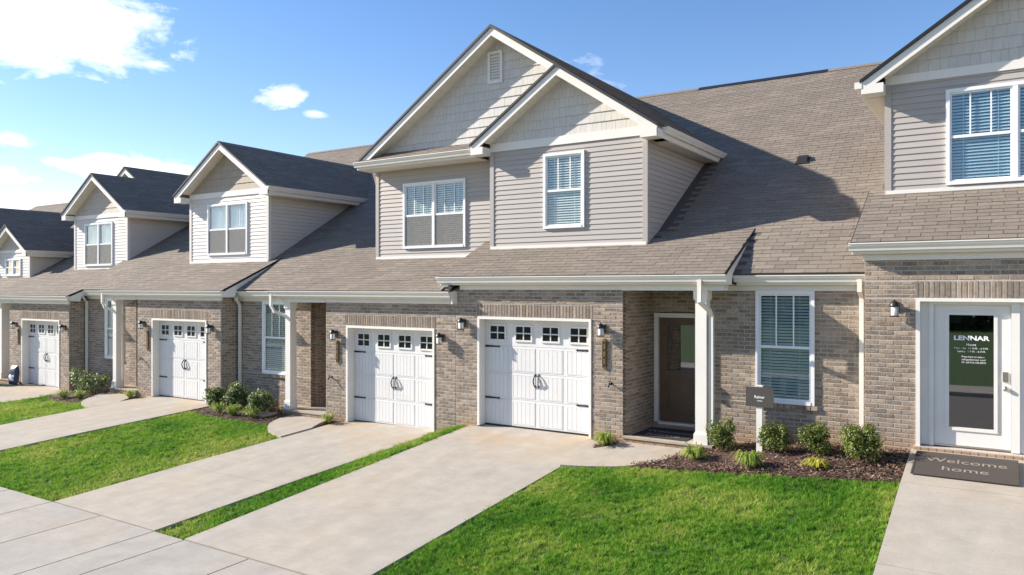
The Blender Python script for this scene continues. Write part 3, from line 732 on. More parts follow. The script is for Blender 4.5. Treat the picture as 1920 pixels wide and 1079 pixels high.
def shallow_roof(h, x0, x1, eave, y_top, z_top, skip=None):
    y0 = D - .185; z0 = eave + .012; m = (z_top - z0) / (y_top - y0); k = math.hypot(1, m)
    F = frame((0, y0, z0), (1, 0, 0), (0, 1 / k, m / k)); Lh = (y_top - y0) * k
    h.roof('porch_roof', F, [(x0, 0), (x1, 0), (x1, Lh), (x0, Lh)], skip)
    for x, sg in ((x0, -1), (x1, 1)):
        a = min(x, x - sg * .025); b = max(x, x - sg * .025)
        zm = z0 + .008; yk = 12.80
        h.part('rake_board', MB().prism([(a, y0 + .02, z0 - .045), (a, y_top, z_top - .04), (a, yk, zm - .012), (a, yk - .06, z0 - .172), (a, y0 + .02, z0 - .172)], (b - a, 0, 0)), 'trim')
        e0, e1 = (x - .004, x + .014) if sg > 0 else (x - .014, x + .004); up = .012 if sg > 0 else -.004
        h.part('rake_edge', MB().prism([(e0, y0 - .01, z0 + up), (e0, y_top, z_top + up), (e0, y_top, z_top - .035), (e0, y0 - .01, z0 - .04)], (e1 - e0, 0, 0)), 'drip_edge')
        c0, c1 = (x - .9, x - .03) if sg > 0 else (x + .03, x + .9)
        h.part('rake_soffit', MB().box(c0, c1, D + .06, DW + .02, z0 - .18, z0 - .165), 'soffit')

def main_roof(h, x0, x1, plane, yr, skip=None, vent=None):
    Y0, Z0, m = plane; k = math.hypot(1, m); F = frame((0, Y0, Z0), (1, 0, 0), (0, 1 / k, m / k)); Lh = (yr - Y0) * k
    h.roof('main_roof', F, [(x0, 0), (x1, 0), (x1, Lh), (x0, Lh)], skip)
    zr = Z0 + m * (yr - Y0)
    h.part('rear_roof', MB().prism([(x0, yr, zr), (x1, yr, zr), (x1, 2 * yr - Y0, Z0), (x0, 2 * yr - Y0, Z0)], (0, 0, -.05)), 'roof_deck')
    h.part('ridge_cap', MB().prism([(x0, yr - .14, zr - .14 * m + .022), (x0, yr, zr + .03), (x0, yr + .14, zr - .14 * m + .022), (x0, yr, zr)], (x1 - x0, 0, 0)), 'shingle')
    for x in (x0 + .005, x1 - .105):
        h.part('party_wall', MB().prism([(x, Y0 + .5, Z0 - 1), (x, 2 * yr - Y0 - .5, Z0 - 1), (x, 2 * yr - Y0 - .1, Z0 - .1), (x, yr, zr - .06), (x, Y0 + .1, Z0 - .1)], (.1, 0, 0)), 'side_beige')
    h.part('rear_wall', MB().box(x0, x1, 2 * yr - Y0 - .5, 2 * yr - Y0 - .4, Z0 - 4, Z0), 'side_beige')
    return zr

def at(plane): return lambda z: plane[0] + (z - plane[1]) / plane[2]

# ================================================================== terrain
TX = [-80, -27.5, -24.5, -20, -17, -10.0, -9.3, -6.2, -4.2, -1.2, 5, 60]
TZ = [-.5, -.42, -.42, -.3, -.28, -.26, -.02, 0, .06, .38, .4, .45]
YS = 6.3
def gz(x, y):
    zh = float(np.interp(x, TX, TZ))
    if y >= 12.4: return zh
    if y <= YS: return -.64 - .025 * (YS - y)
    return -.64 + (y - YS) / 6.1 * (zh + .64)
def sheet(name, xs, ys, dz, mat, kind='structure'):
    v = [(x, y, gz(x, y) + dz) for y in ys for x in xs]; n = len(xs)
    f = [(j * n + i, j * n + i + 1, (j + 1) * n + i + 1, (j + 1) * n + i) for j in range(len(ys) - 1) for i in range(n - 1)]
    return tag(MB().add(v, f).build(name, mat, None), kind=kind)
tag(MB().add([(-900, -900, -1.35), (900, -900, -1.35), (900, 900, -1.35), (-900, 900, -1.35)], [(0, 1, 2, 3)]).build('ground', 'soil'), kind='structure')
xs = sorted(set([-60, -50, -40, -35, -30] + TX[1:-1] + [x * .5 for x in range(-56, 18)] + [12, 20]))
sheet('lawn', xs, [YS, 7, 8, 9, 10, 11, 11.7, 12.4, 13.2, 15, 30], -.045, 'soil')

def slab(parent, poly, top=.0, thick=.14, mat='conc', name='slab', zfun=gz):
    return MB().prism([(x, y, zfun(x, y) + top) for x, y in poly], (0, 0, -thick)).build(name, mat, parent)
def inset(p, d):
    (x0, x1, y0, y1) = p; return [(x0 + d, y0 + d), (x1 - d, y0 + d), (x1 - d, y1 - d), (x0 + d, y1 - d)]
# driveways: (left near, left far, right near, right far) and cross joints
def driveway(name, xn0, xf0, xn1, xf1, ytop, joints, zt0, zt1, mat='conc'):
    ztop = lambda x, y: -.64 + (min(y, 12.25) - YS) / (12.25 - YS) * ((zt0 + (zt1 - zt0) * (x - xf0) / (xf1 - xf0)) + .64)
    lx = lambda y: xn0 + (xf0 - xn0) * (y - YS) / (ytop - YS); rx = lambda y: xn1 + (xf1 - xn1) * (y - YS) / (ytop - YS)
    base = MB().prism([(lx(y) + .01 if k == 0 else rx(y) - .01, y, ztop(lx(y) if k == 0 else rx(y), y) - .03) for k, y in ((0, YS + .01), (1, YS + .01), (1, ytop), (0, ytop))], (0, 0, -.1))
    d = tag(base.build(name, 'rubber'), kind='structure')
    ys = [YS + .012] + list(joints) + [ytop]
    for a, b in zip(ys, ys[1:]):
        a2, b2 = a + .004, b - .004
        MB().prism([(lx(a2), a2, ztop(lx(a2), a2)), (rx(a2), a2, ztop(rx(a2), a2)), (rx(b2), b2, ztop(rx(b2), b2)), (lx(b2), b2, ztop(lx(b2), b2))], (0, 0, -.13)).build('slab', mat, d)
    return d, ztop
driveway('driveway', -9.30, -9.10, -6.24, -6.10, 12.79, (), -.005, -.005)
driveway('driveway', -12.66, -12.72, -9.98, -9.93, 12.79, (8.53,), -.275, -.235)
driveway('driveway', -19.75, -20.15, -17.2, -17.15, 12.79, (9.3,), -.275, -.265)
driveway('driveway', -27.6, -27.5, -23.7, -23.9, 12.79, (9.3,), -.43, -.43)
driveway('driveway', -1.17, -1.19, 2.0, 2.0, 12.50, (8.94, 11.16), .40, .40)
# garage aprons run under the doors
sw = tag(MB().prism([(-60, YS, -.68), (20, YS, -.68), (20, 3.9, -.74), (-60, 3.9, -.74)], (0, 0, -.1)).build('sidewalk', 'rubber'), kind='structure')
J = [-60, -46, -34, -28, -22.2, -19.4, -18.1, -16.75, -15.4, -14.05, -12.68, -11.3, -9.95, -9.27, -7.95, -6.62, -5.28, -3.9, -2.5, -1.2, .2, 1.6, 3, 6, 12, 20]
for a, b in zip(J, J[1:]):
    slab(sw, [(a + .011, 3.92), (b - .011, 3.92), (b - .011, YS - .012), (a + .011, YS - .012)], 0, .1, 'conc2')
tag(MB().prism([(-60, 3.9, -.705), (20, 3.9, -.705), (20, 3.75, -.71), (-60, 3.75, -.71)], (0, 0, -.3)).build('kerb', 'conc2'), kind='structure')
tag(MB().add([(-200, -4.2, -.86), (200, -4.2, -.86), (200, 3.75, -.84), (-200, 3.75, -.84)], [(0, 1, 2, 3)]).build('road', 'asphalt'), kind='structure')
tag(MB().prism([(-200, -4.2, -.73), (200, -4.2, -.73), (200, -6.0, -.70), (-200, -6.0, -.70)], (0, 0, -.3)).build('pavement', 'conc2'), kind='structure')

def arc_slab(name, pts, top=.004):
    return tag(MB().prism([(x, y, z + top) for x, y, z in pts], (0, 0, -.12)).build(name, 'conc'), kind='structure')
def smooth_pts(ctrl, n=8):
    out = []
    for i in range(len(ctrl) - 1):
        p0 = ctrl[max(i - 1, 0)]; p1 = ctrl[i]; p2 = ctrl[i + 1]; p3 = ctrl[min(i + 2, len(ctrl) - 1)]
        for k in range(n):
            t = k / n
            out.append(tuple(.5 * ((2 * p1[j]) + (-p0[j] + p2[j]) * t + (2 * p0[j] - 5 * p1[j] + 4 * p2[j] - p3[j]) * t * t + (-p0[j] + 3 * p1[j] - 3 * p2[j] + p3[j]) * t ** 3) for j in range(2)))
    return out + [ctrl[-1]]
def flat(pts, z): return [(x, y, z(x, y) if callable(z) else z) for x, y in pts]
w332 = smooth_pts([(-6.128, 10.95), (-5.6, 11.08), (-5.1, 11.32), (-4.7, 11.8), (-4.5, 12.25), (-4.45, 12.46)]) + [(-5.78, 12.46), (-5.78, 12.2), (-6.0, 11.95), (-6.115, 11.9)]
arc_slab('walkway', flat(w332, lambda x, y: -.145 + (y - 10.95) * .11))
w331 = smooth_pts([(-12.708, 10.85), (-13.4, 11.12), (-13.95, 11.6), (-14.2, 12.1), (-14.18, 12.46)]) + [(-13.0, 12.46), (-12.9, 12.1), (-12.712, 11.7)]
arc_slab('walkway', flat(w331[::-1], lambda x, y: -.358 + (y - 10.85) * .055))
w3 = smooth_pts([(-20.045, 10.9), (-20.9, 11.12), (-21.4, 11.5), (-21.8, 12.05), (-21.85, 12.46)]) + [(-20.6, 12.46), (-20.35, 12.1), (-20.09, 11.7)]
arc_slab('walkway', flat(w3[::-1], lambda x, y: -.375 + (y - 10.9) * .05))

# ================================================================== the houses
# ---- number 332
pl332 = (12.80, 2.965, .624); Y332 = 21.6
h332 = House((-5.6, D, 0), 'taupe-sided brick townhouse numbered 332 with recessed brown front door')
h = h332; yb = at(pl332)
unit(h, 0., 2.945, (-9.45, -5.75), (-8.90, -6.37), 1, (-5.75, -4.62), None, (-4.62, -1.80), (-3.56, -2.625, .83, 2.68), None, None)
porch(h, -5.74, -4.12, 0., .115)
h.column(-4.45, -4.21, D - .03, .06, 2.69)
eaves(h, -9.76, -3.835, 2.945, D, (-9.32, -5.74), (-5.742, -3.93))
eaves(h, -3.87, -1.815, 2.935, DW, (-4.2, -1.815))
SH_TOP = (14.27, 3.86)
shallow_roof(h, -9.72, -3.87, 2.945, *SH_TOP, skip=lambda p: p.y > 13.66 and -9.3 < p.x < -5.75)
main_roof(h, -9.47, -1.83, pl332, Y332, skip=lambda p: (p.x < -3.86 and p.y < 14.15) or (-9.5 < p.x < -5.6 and p.z < 8.25 - .667 * abs(p.x + 9.33) and p.z < 5.6 and p.y > 13) or (p.x < -5.5 and p.z < 8.1 - .667 * (p.x + 9.33) and p.y < 21))
h.part('ridge_vent', MB().prism([(-7.5, Y332 - .15, 8.44 - .055), (-7.5, Y332, 8.495), (-7.5, Y332 + .15, 8.385), (-7.5, Y332, 8.43)], (3.5, 0, 0)), 'drip_edge')
yw = 13.63; Zb = 2.957 + (SH_TOP[1] - 2.957) / (SH_TOP[0] - (D - .185)) * (yw - D + .185)
wx0, wx1, wz0, wz1 = -8.00, -7.06, 3.93, 5.46
h.dormer(-9.31, -5.75, Zb + .02, 5.63, yw, 'side_taupe', [(wx0, wx1, wz0, wz1)], yb, sidetop=5.56)
h.window(wx0, wx1, wz0, wz1, yw - .02, 1)
h.gable(-9.62, -5.42, -7.54, 7.16, 13.28, yw, -9.31, -5.75, (5.62, 5.79), 'shake_white', lambda z: 13.66 if z > 7 else 13.66, gut=False, leftback=lambda z: 14.02)
# ---- number 331 (its tall gable runs across to 332)
pl331 = (12.80, 2.668, .5876); Y331 = 22.4
h331 = House((-13.2, D, -.28), 'brick townhouse numbered 331 under the tall shake gable with louvre vent')
h = h331; y1 = at(pl331)
unit(h, -.275, 2.65, (-13.16, -9.452), (-12.51, -9.99), -1, (-14.22, -13.16), None, (-16.94, -14.22), (-15.95, -15.02, .56, 2.39), None, None)
porch(h, -14.6, -13.17, -.28, -.16)
h.column(-14.55, -14.33, D - .03, -.2, 2.395)
eaves(h, -14.93, -9.44, 2.65, D, (-13.17, -9.40), (-14.62, -13.168))
h.part('eave_end', MB().box(-9.435, -9.405, D - .17, D + .0, 2.40, 2.655), 'trim')
h.part('eave_end_shade', MB().tube([(-9.66, D - .20, 2.68), (-9.58, D - .20, 2.74), (-9.48, D - .20, 2.75), (-9.41, D - .20, 2.70)], .045, 6, sx=.5), 'vent_and_shade')  # dark piece stands in for the shade inside the open eave end
eaves(h, -16.93, -14.88, 2.64, DW, (-16.93, -14.3))
yw1 = 14.0; SH1 = (14.5, 3.66); m1 = (SH1[1] - 2.662) / (SH1[0] - (D - .185))
shallow_roof(h, -14.90, -9.46, 2.65, *SH1, skip=lambda p: p.y > 14.03 and p.x > -12.9)
yb332 = at(pl332)
main_roof(h, -17.08, -9.48, pl331, Y331, skip=lambda p: (p.x > -14.8 and p.y < 14.35) or (p.x > -12.95 and p.z < 5.8) or (p.x > -13.1 and p.z < 8.25 - .667 * abs(p.x + 9.33)))
zb1 = 2.662 + m1 * (yw1 - D + .185)
ux0, ux1, uz0, uz1 = -12.07, -10.24, 3.65, 5.19
h.dormer(-12.93, -9.32, zb1 + .02, 5.56, yw1, 'side_taupe', [(ux0, ux1, uz0, uz1)], y1, side=False)
h.window(ux0, ux1, uz0, uz1, yw1 - .02, 2, screen=True)
VH = (-9.63, -9.25, 7.20, 7.90)
FRONTBIG = h.gable(-13.16, -5.42, -9.33, 8.355, 13.62, yw1, -12.93, -5.75, (5.9, 5.91), 'shake_white', lambda z: yb332(z) + .05, holes=[VH], gut=True, returns=(True, False))
v = h.part('louvre_vent', MB().box(VH[0], VH[0] + .06, yw1 - .05, yw1, VH[2], VH[3]).box(VH[1] - .06, VH[1], yw1 - .05, yw1, VH[2], VH[3]).box(VH[0] + .06, VH[1] - .06, yw1 - .05, yw1, VH[3] - .06, VH[3]).box(VH[0] + .06, VH[1] - .06, yw1 - .05, yw1, VH[2], VH[2] + .06), 'trim')
zz = VH[2] + .07
while zz < VH[3] - .1:
    MB().prism([(VH[0] + .06, yw1 - .04, zz), (VH[0] + .06, yw1 - .035, zz - .008), (VH[0] + .06, yw1 - .004, zz + .05), (VH[0] + .06, yw1 - .006, zz + .06)], (VH[1] - VH[0] - .12, 0, 0)).build('slat', 'trim', v); zz += .062
# skirt roof under the tall gable
F = frame((0, 13.47, 5.70), (1, 0, 0), (0, .9, .44)); h.roof('skirt_roof', F, [(-13.12, 0), (-9.60, 0), (-9.60, .62), (-13.12, .62)])
h.gutter('x', -13.14, -9.62, 13.49, 5.705); h.part('fascia', MB().box(-13.1, -9.63, 13.49, 13.51, 5.54, 5.69), 'trim')
h.part('eave_soffit', MB().box(-13.1, -9.63, 13.51, yw1, 5.53, 5.55), 'soffit')
h.part('gable_bed', MB().box(-12.93, -9.33, yw1 + .002, yw1 + .09, 5.55, 5.905), 'shake_white')
# ---- third house
h3 = House((-20.6, D, -.28), 'white-sided brick townhouse with one gabled dormer between 331 and the farther house'); h = h3
unit(h, -.275, 2.65, (-20.64, -16.95), (-19.94, -17.52), -1, (-21.55, -20.64), None, (-24.28, -21.55), (-23.16, -22.23, .58, 2.40, 'curtain'), None, None)
h.bricks('garage_cheek', right(-16.94), D + .006, DW, -.7, 2.5, phase=D + .006)
porch(h, -21.95, -20.65, -.28, -.16)
h.column(-21.90, -21.68, D - .03, -.2, 2.395)
eaves(h, -22.1, -16.62, 2.65, D, (-20.65, -16.9), (-21.95, -20.648))
eaves(h, -24.26, -22.0, 2.64, DW, (-24.26, -21.6))
shallow_roof(h, -22.06, -16.64, 2.65, 14.30, 3.555, skip=lambda p: p.y > 14.1 and -20.4 < p.x < -16.95)
main_roof(h, -24.5, -17.10, pl331, Y331, skip=lambda p: (p.x > -22.0 and p.y < 14.2) or (p.x > -20.5 and p.z < 6.75 - .667 * abs(p.x + 18.66)))
yw3 = 14.07; zb3 = 2.662 + (3.555 - 2.662) / (14.30 - D + .185) * (yw3 - D + .185)
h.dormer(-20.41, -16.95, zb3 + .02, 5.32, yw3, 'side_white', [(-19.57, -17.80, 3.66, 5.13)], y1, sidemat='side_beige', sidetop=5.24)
h.window(-19.57, -17.80, 3.66, 5.13, yw3 - .02, 2, 'curtain', muntin=0, screen=True)
h.gable(-20.73, -16.60, -18.66, 6.83, 13.72, yw3, -20.41, -16.95, (5.32, 5.47), 'shake_tan', y1)
# ---- fourth house
pl4 = (12.80, 2.40, .5876)
h4 = House((-28, D, -.42), 'farther white-sided brick townhouse with a sack leaning on its garage door'); h = h4; y4 = at(pl4)
unit(h, -.44, 2.47, (-27.79, -24.29), (-27.2, -24.83), -1, (-28.6, -27.79), None, (-31.6, -28.6), (-30.3, -29.4, .42, 2.2, 'curtain'), None, None)
h.bricks('garage_cheek', right(-24.28), D + .006, DW, -.8, 2.35, phase=D + .006)
porch(h, -29.0, -27.8, -.44, -.33)
h.column(-28.85, -28.55, D - .03, -.36, 2.215)
eaves(h, -29.2, -23.97, 2.47, D, (-27.8, -24.25), (-28.9, -27.798))
shallow_roof(h, -29.1, -24.0, 2.47, 14.5, 3.395, skip=lambda p: p.y > 14.45 and -27.5 < p.x < -24.26)
main_roof(h, -31.8, -24.52, pl4, 20.6, skip=lambda p: (p.x > -29 and p.y < 14.35) or (p.x > -27.5 and p.z < 6.5 - .667 * abs(p.x + 25.85)) or (p.x < -29.7 and p.y > 14.1 and p.z < 5 - .65 * abs(p.x + 30.96)))
yw4 = 14.42
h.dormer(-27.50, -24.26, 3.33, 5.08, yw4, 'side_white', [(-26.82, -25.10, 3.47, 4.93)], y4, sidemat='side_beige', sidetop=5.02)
h.window(-26.82, -25.10, 3.47, 4.93, yw4 - .02, 2, 'curtain', muntin=0, screen=True)
h.gable(-27.75, -23.88, -25.86, 6.56, 14.07, yw4, -27.50, -24.26, (5.08, 5.21), 'shake_cream', y4)
h.gable(-29.1, -24.4, -26.75, 7.07, 15.75, 16.1, -28.7, -26.2, (5.8, 5.95), 'shake_cream', y4, gut=False, returns=(False, False), rakes=(True, False))
h.part('rake_board', MB().prism([(-26.75, 15.77, 7.023), (-26.15, 15.77, 6.623), (-26.15, 15.77, 6.453), (-26.75, 15.77, 6.853)], (0, .03, 0)), 'trim')
h.dormer(-32.2, -29.74, 3.06, 4.02, 14.0, 'side_white', [(-31.53, -30.36, 3.16, 3.80)], at((12.80, 2.36, .56)), sidemat='side_beige', sidetop=3.94)
h.window(-31.53, -30.36, 3.16, 3.80, 13.98, 2, 'curtain', muntin=0)
h.gable(-32.45, -29.46, -30.96, 5.05, 13.70, 14.0, -32.2, -29.74, (4.01, 4.12), 'shake_cream', at((12.80, 2.36, .56)), slope=.65)
eaves(h, -31.7, -29.15, 2.46, DW, (-31.6, -28.7))
# ---- farthest house: its roofs show above the fourth house
pl5 = (12.80, 2.40, .55)
h5 = House((-36, D, -.5), 'farthest townhouse, only its dark roof showing at the left edge'); h = h5; y5 = at(pl5)
h.bricks('garage_wall', front(D), -41, -31.75, -.9, 2.3, [])
eaves(h, -41, -31.7, 2.4, D, (-41, -31.75))
main_roof(h, -45, -31.82, pl5, 21.5, skip=lambda p: p.x > -40 and p.z < 6.1 - .667 * abs(p.x + 36.6))
h.gable(-41.2, -32.9, -36.6, 6.15, 13.6, 14.0, -40.8, -33.3, (3.6, 3.7), 'shake_cream', y5, gut=False, returns=(False, False))
# ---- right-hand house used as the office
plR = (12.80, 3.43, .624)
hR = House((-1.5, D, .42), 'brick townhouse at the right edge with white glass office door'); h = hR; yR = at(plR)
zf = .43; zt = 2.585
h.bricks('garage_wall', front(D), -1.812, 3.6, zf - .6, 3.15, [(-1.135, 1.45, zf - .02, zt)], [(-1.165, 1.48, zt + .005, zt + .24)])
h.bricks('garage_cheek', left(-1.81), -DW - .5, -D - .01, zf - .9, 3.15)
eaves(h, -2.0, 3.9, 3.39, D, (-1.83, 3.6))
shallow_roof(h, -1.97, 3.9, 3.39, 14.2, 4.37, skip=lambda p: p.y > 14.03 and p.x > -1.7)
main_roof(h, -1.80, 4.0, plR, 21.6, skip=lambda p: p.y < 14.1 or (p.x > -2 and p.z < 7.4 - .667 * abs(p.x - .07)))
h.dormer(-1.70, 1.84, 4.29, 6.06, 14.0, 'side_taupe', [(-.84, 1.0, 4.35, 5.86)], yR, sidetop=6.0)
h.window(-.84, 1.0, 4.35, 5.86, 13.98, 2, glass='glass_blue', lower='glass_blue')
h.gable(-2.03, 2.17, .07, 7.515, 13.65, 14.0, -1.70, 1.84, (6.05, 6.19), 'shake_white', yR)
h.part('gutter', MB().box(-2.13, -2.02, 13.66, 17.2, 5.98, 6.09), 'gutter')
h.part('eave_soffit', MB().box(-2.02, -1.70, 14.0, 17.3, 5.88, 5.90), 'soffit')
FLc = left(-1.70); cw = h.part('dormer_cheek', MB().prism([P3(FLc, -14.02, 3.5), P3(FLc, -17.5, 6.0), P3(FLc, -14.02, 6.0)], (.08, 0, 0)), 'side_taupe')
# office front filling the garage opening
o0, o1 = -1.135, 1.45; yy = D + .10
h.part('opening_frame', MB().box(o0, o0 + .055, D - .02, yy + .05, zf + .02, zt).box(o1 - .055, o1, D - .02, yy + .05, zf + .02, zt).box(o0 + .055, o1 - .055, D - .02, yy + .05, zt - .05, zt), 'trim')
h.part('infill_panel', MB().box(o0 + .055, -.967, yy, yy + .06, zf + .03, zt - .05).box(.125, o1 - .055, yy, yy + .06, zf + .03, zt - .05).box(-.967, .125, yy, yy + .06, 2.535, zt - .05), 'trim')
h.part('door_frame', MB().box(-.967, -.912, yy - .028, yy + .1, zf + .03, 2.535).box(.026, .125, yy - .028, yy + .1, zf + .03, 2.535).box(-.912, .026, yy - .028, yy + .1, 2.49, 2.535), 'trim')
a, b, c, d = -.909, .023, .49, 2.487; yl = yy + .025; gx0, gx1, gz0, gz1 = -.722, -.178, .745, 2.345
dr = h.part('office_door', MB().box(a, gx0, yl, yl + .045, c, d).box(gx1, b, yl, yl + .045, c, d).box(gx0, gx1, yl, yl + .045, gz1, d).box(gx0, gx1, yl, yl + .045, c, gz0), 'trim')
MB().box(gx0 - .045, gx0, yl - .016, yl, gz0 - .045, gz1 + .045).box(gx1, gx1 + .045, yl - .016, yl, gz0 - .045, gz1 + .045).box(gx0, gx1, yl - .016, yl, gz1, gz1 + .045).box(gx0, gx1, yl - .016, yl, gz0 - .045, gz0).build('glazing_bead', 'trim', dr)
MB().box(gx0, gx1, yl + .012, yl + .016, gz0, gz1).build('pane', 'glass_dark', dr)
MB().box(gx0 - .3, gx1 + .3, yl + .5, yl + .52, gz0 - .2, gz1 + .2).box(gx0 - .3, gx0 - .28, yl + .05, yl + .5, gz0 - .2, gz1 + .2).box(gx1 + .28, gx1 + .3, yl + .05, yl + .5, gz0 - .2, gz1 + .2).build('room_behind', 'interior', dr)
MB().box(a, b, yl - .01, yl + .05, zf + .035, c).build('threshold', 'steel', dr)
MB().box(-.075, -.008, yl - .03, yl, 1.43, 1.565).box(-.065, -.018, yl - .036, yl - .028, 1.445, 1.49).build('keypad_lock', 'steel', dr)
MB().tube([(-.04, yl, 1.335), (-.04, yl - .03, 1.335), (-.04, yl - .035, 1.335), (-.04, yl - .075, 1.335)], [.034, .034, .016, .016], 12).tube([(-.04, yl - .06, 1.335), (-.04, yl - .075, 1.335), (-.04, yl - .095, 1.335)], [.018, .032, .024], 12).build('knob', 'steel', dr, True)
xc = (gx0 + gx1) / 2; yt = yl + .0095
def dtext(s_, z, size, x=xc, wide=1., bold=0., al='CENTER'): return text('lettering', s_, size, 'lettering', dr, (x, yt, z), (1, 0, 0), (0, 0, 1), wide, bold, al)
dtext('LENNAR', 2.015, .088, wide=1.28, bold=.003)
dtext('Hours', 1.925, .046, bold=.0012)
dtext('Mon - Sat  11 A.M. - 6 P.M.', 1.873, .036, wide=1.05)
dtext('Sunday  1 P.M. - 6 P.M.', 1.828, .036, wide=1.05)
for i, s_ in enumerate(('Press here to take a', 'self-guided tour now!', 'Or call 615-236-8076')): dtext(s_, 1.753 - i * .04, .034, x=gx0 + .155, al='LEFT')
# brick sill under the office front
n = 26; w = (o1 - o0 + .06) / n
for i in range(n): h.block(frame((0, D - .045, 0), (1, 0, 0), (0, 0, 1)), o0 - .03 + i * w + .006, o0 - .03 + (i + 1) * w - .006, zf - .055, zf + .012)
h.part('door_sill', MB().box(o0 - .03, o1 + .03, D - .042, D + .2, zf - .3, zf + .02), 'mortar')

# ---- downspouts
h332.downspout([(-4.28, D - .215, 2.86), (-4.28, D - .215, 2.50), (-4.17, D - .02, 2.34), (-4.165, D + .05, 2.25), (-4.165, D + .05, .12), (-4.165, D - .02, .07)])
h332.downspout([(-1.93, DW - .21, 2.86), (-1.93, DW - .21, 2.68), (-1.925, DW - .07, 2.60), (-1.925, DW - .055, 2.5), (-1.925, DW - .055, .30)])
h331.downspout([(-14.78, D - .215, 2.56), (-14.78, D - .215, 2.30), (-14.70, D - .19, 2.16), (-14.52, D + .1, 2.04), (-14.50, D + .26, 1.9), (-14.50, D + .27, -.15)])
h331.downspout([(-16.75, DW - .21, 2.56), (-16.75, DW - .21, 2.42), (-16.80, DW - .07, 2.30), (-16.80, DW - .055, 2.2), (-16.80, DW - .055, -.25)])
h3.downspout([(-22.05, D - .215, 2.56), (-22.05, D - .215, 2.30), (-21.98, D - .19, 2.16), (-21.84, D + .1, 2.04), (-21.84, D + .26, 1.9), (-21.84, D + .27, -.15)])
h3.downspout([(-24.08, DW - .21, 2.56), (-24.08, DW - .21, 2.42), (-24.14, DW - .07, 2.30), (-24.14, DW - .055, 2.2), (-24.14, DW - .055, -.3)])
# ---- garden taps
def tap(h, x, z):
    h.part('garden_tap', MB().tube([(x, D, z), (x, D - .07, z), (x, D - .10, z - .03), (x, D - .11, z - .06)], [.014, .014, .016, .013], 8).tube([(x - .03, D - .075, z + .045), (x + .03, D - .075, z + .045)], .009, 6).tube([(x, D - .075, z), (x, D - .075, z + .045)], .007, 6).tube([(x, D, z), (x, D - .012, z)], .03, 10), 'black_metal', smooth=True)
tap(h332, -5.98, 1.02); tap(h331, -12.98, .70); tap(h3, -20.40, .74)
# roof vent pipe box on 332
zv = 2.965 + .624 * (16.55 - 12.8)
h332.part('roof_vent', MB().prism([(-3.66, 16.50, zv - .06), (-3.66, 16.70, zv + .06), (-3.66, 16.68, zv + .17), (-3.66, 16.50, zv + .10)], (.19, 0, 0)).prism([(-3.69, 16.46, zv - .045), (-3.69, 16.74, zv + .13), (-3.69, 16.73, zv + .145), (-3.69, 16.45, zv - .03)], (.25, 0, 0)), 'vent_and_shade')
for h in (h332, h331, h3, h4, h5, hR): h.finish()

# ================================================================== fittings on the walls
def lamp(x, z, label, y=D):
    """z = top of the hood"""
    t = thing('wall_lamp', (x, y, z - .2), label, 'wall lamp', 'lantern lamps on the brick fronts'); yc = y - .115
    MB().box(x - .05, x + .05, y - .026, y - .006, z - .17, z - .03).build('back_plate', 'black_metal', t)
    MB().tube([(x, y - .02, z - .07), (x, y - .06, z - .035), (x, yc, z - .015)], .012, 8).build('arm', 'black_metal', t, True)
    MB().lathe((x, yc, z - .09), [(.072, 0), (.07, .012), (.060, .045), (.04, .07), (.014, .085), (.008, .10)], 18).build('hood', 'black_metal', t, True)
    MB().lathe((x, yc, z - .225), [(.046, 0), (.05, .01), (.052, .125), (.046, .133)], 18).build('glass_shade', 'lamp_glass', t, True)
    c = MB()
    for k in range(4):
        a = math.pi / 4 + k * math.pi / 2; px, py = x + .064 * math.cos(a), yc + .064 * math.sin(a); c.tube([(px, py, z - .235), (px, py, z - .085)], .0045, 5)
    c.lathe((x, yc, z - .24), [(.066, 0), (.068, .008), (.06, .012)], 18); c.build('cage', 'black_metal', t)
lamp(-6.13, 2.10, 'black lantern wall lamp above the number plaque right of garage 332')
lamp(-9.23, 2.13, 'black lantern wall lamp left of garage 332, highest of the pair on the pier')
lamp(-9.79, 1.81, 'black lantern wall lamp at the right edge of garage door 331')
lamp(-12.83, 1.79, 'black lantern wall lamp above the number plaque left of garage 331')
lamp(-20.30, 1.82, 'small black lantern lamp left of the third garage door, above its plaque')
lamp(-17.30, 1.79, 'small black lantern lamp right of the third garage door')
lamp(-27.56, 1.62, 'tiny dark lantern lamp left of the farthest garage door')
lamp(-24.51, 1.60, 'tiny dark lantern lamp right of the farthest garage door')
lamp(-1.40, 2.55, 'black lantern lamp on the brick pier beside the glass office door')
def plaque(x, z0, z1, digits, label, w=.085, mat='plaque'):
    t = thing('house_number_plaque', (x, D - .02, z0), label, 'house number', 'upright number plaques by the garages'); y = D - .012
    MB().box(x - w / 2, x + w / 2, y - .022, y, z0, z1).build('border', 'gold_dark', t)
    MB().box(x - w / 2 + .006, x + w / 2 - .006, y - .026, y - .02, z0 + .012, z1 - .012).build('field', mat, t)
    MB().prism([(x - w / 2, y - .022, z1), (x, y - .022, z1 + .045), (x + w / 2, y - .022, z1)], (0, .02, 0)).prism([(x - w / 2, y - .022, z0), (x, y - .022, z0 - .04), (x + w / 2, y - .022, z0)], (0, .02, 0)).build('finial', 'gold_dark', t)
    n = len(digits)
    for i, c in enumerate(digits):
        zc = z1 - .04 - (z1 - z0 - .08) * (i + .5) / n; text('digit', c, .105, 'gold', t, (x, y - .0275, zc), (1, 0, 0), (0, 0, 1), .8, .003)
plaque(-6.10, 1.30, 1.78, '332', 'dark upright plaque with gold digits 332 under the lamp')
plaque(-12.77, 1.05, 1.50, '331', 'dark upright plaque with gold digits 331 left of garage door', .08)
plaque(-20.13, 1.02, 1.50, '', 'narrow bronze number plaque left of the third garage door', .08, 'plaque_wood')
plaque(-27.40, .90, 1.34, '', 'tiny bronze number plaque left of the farthest garage door', .08, 'plaque_wood')

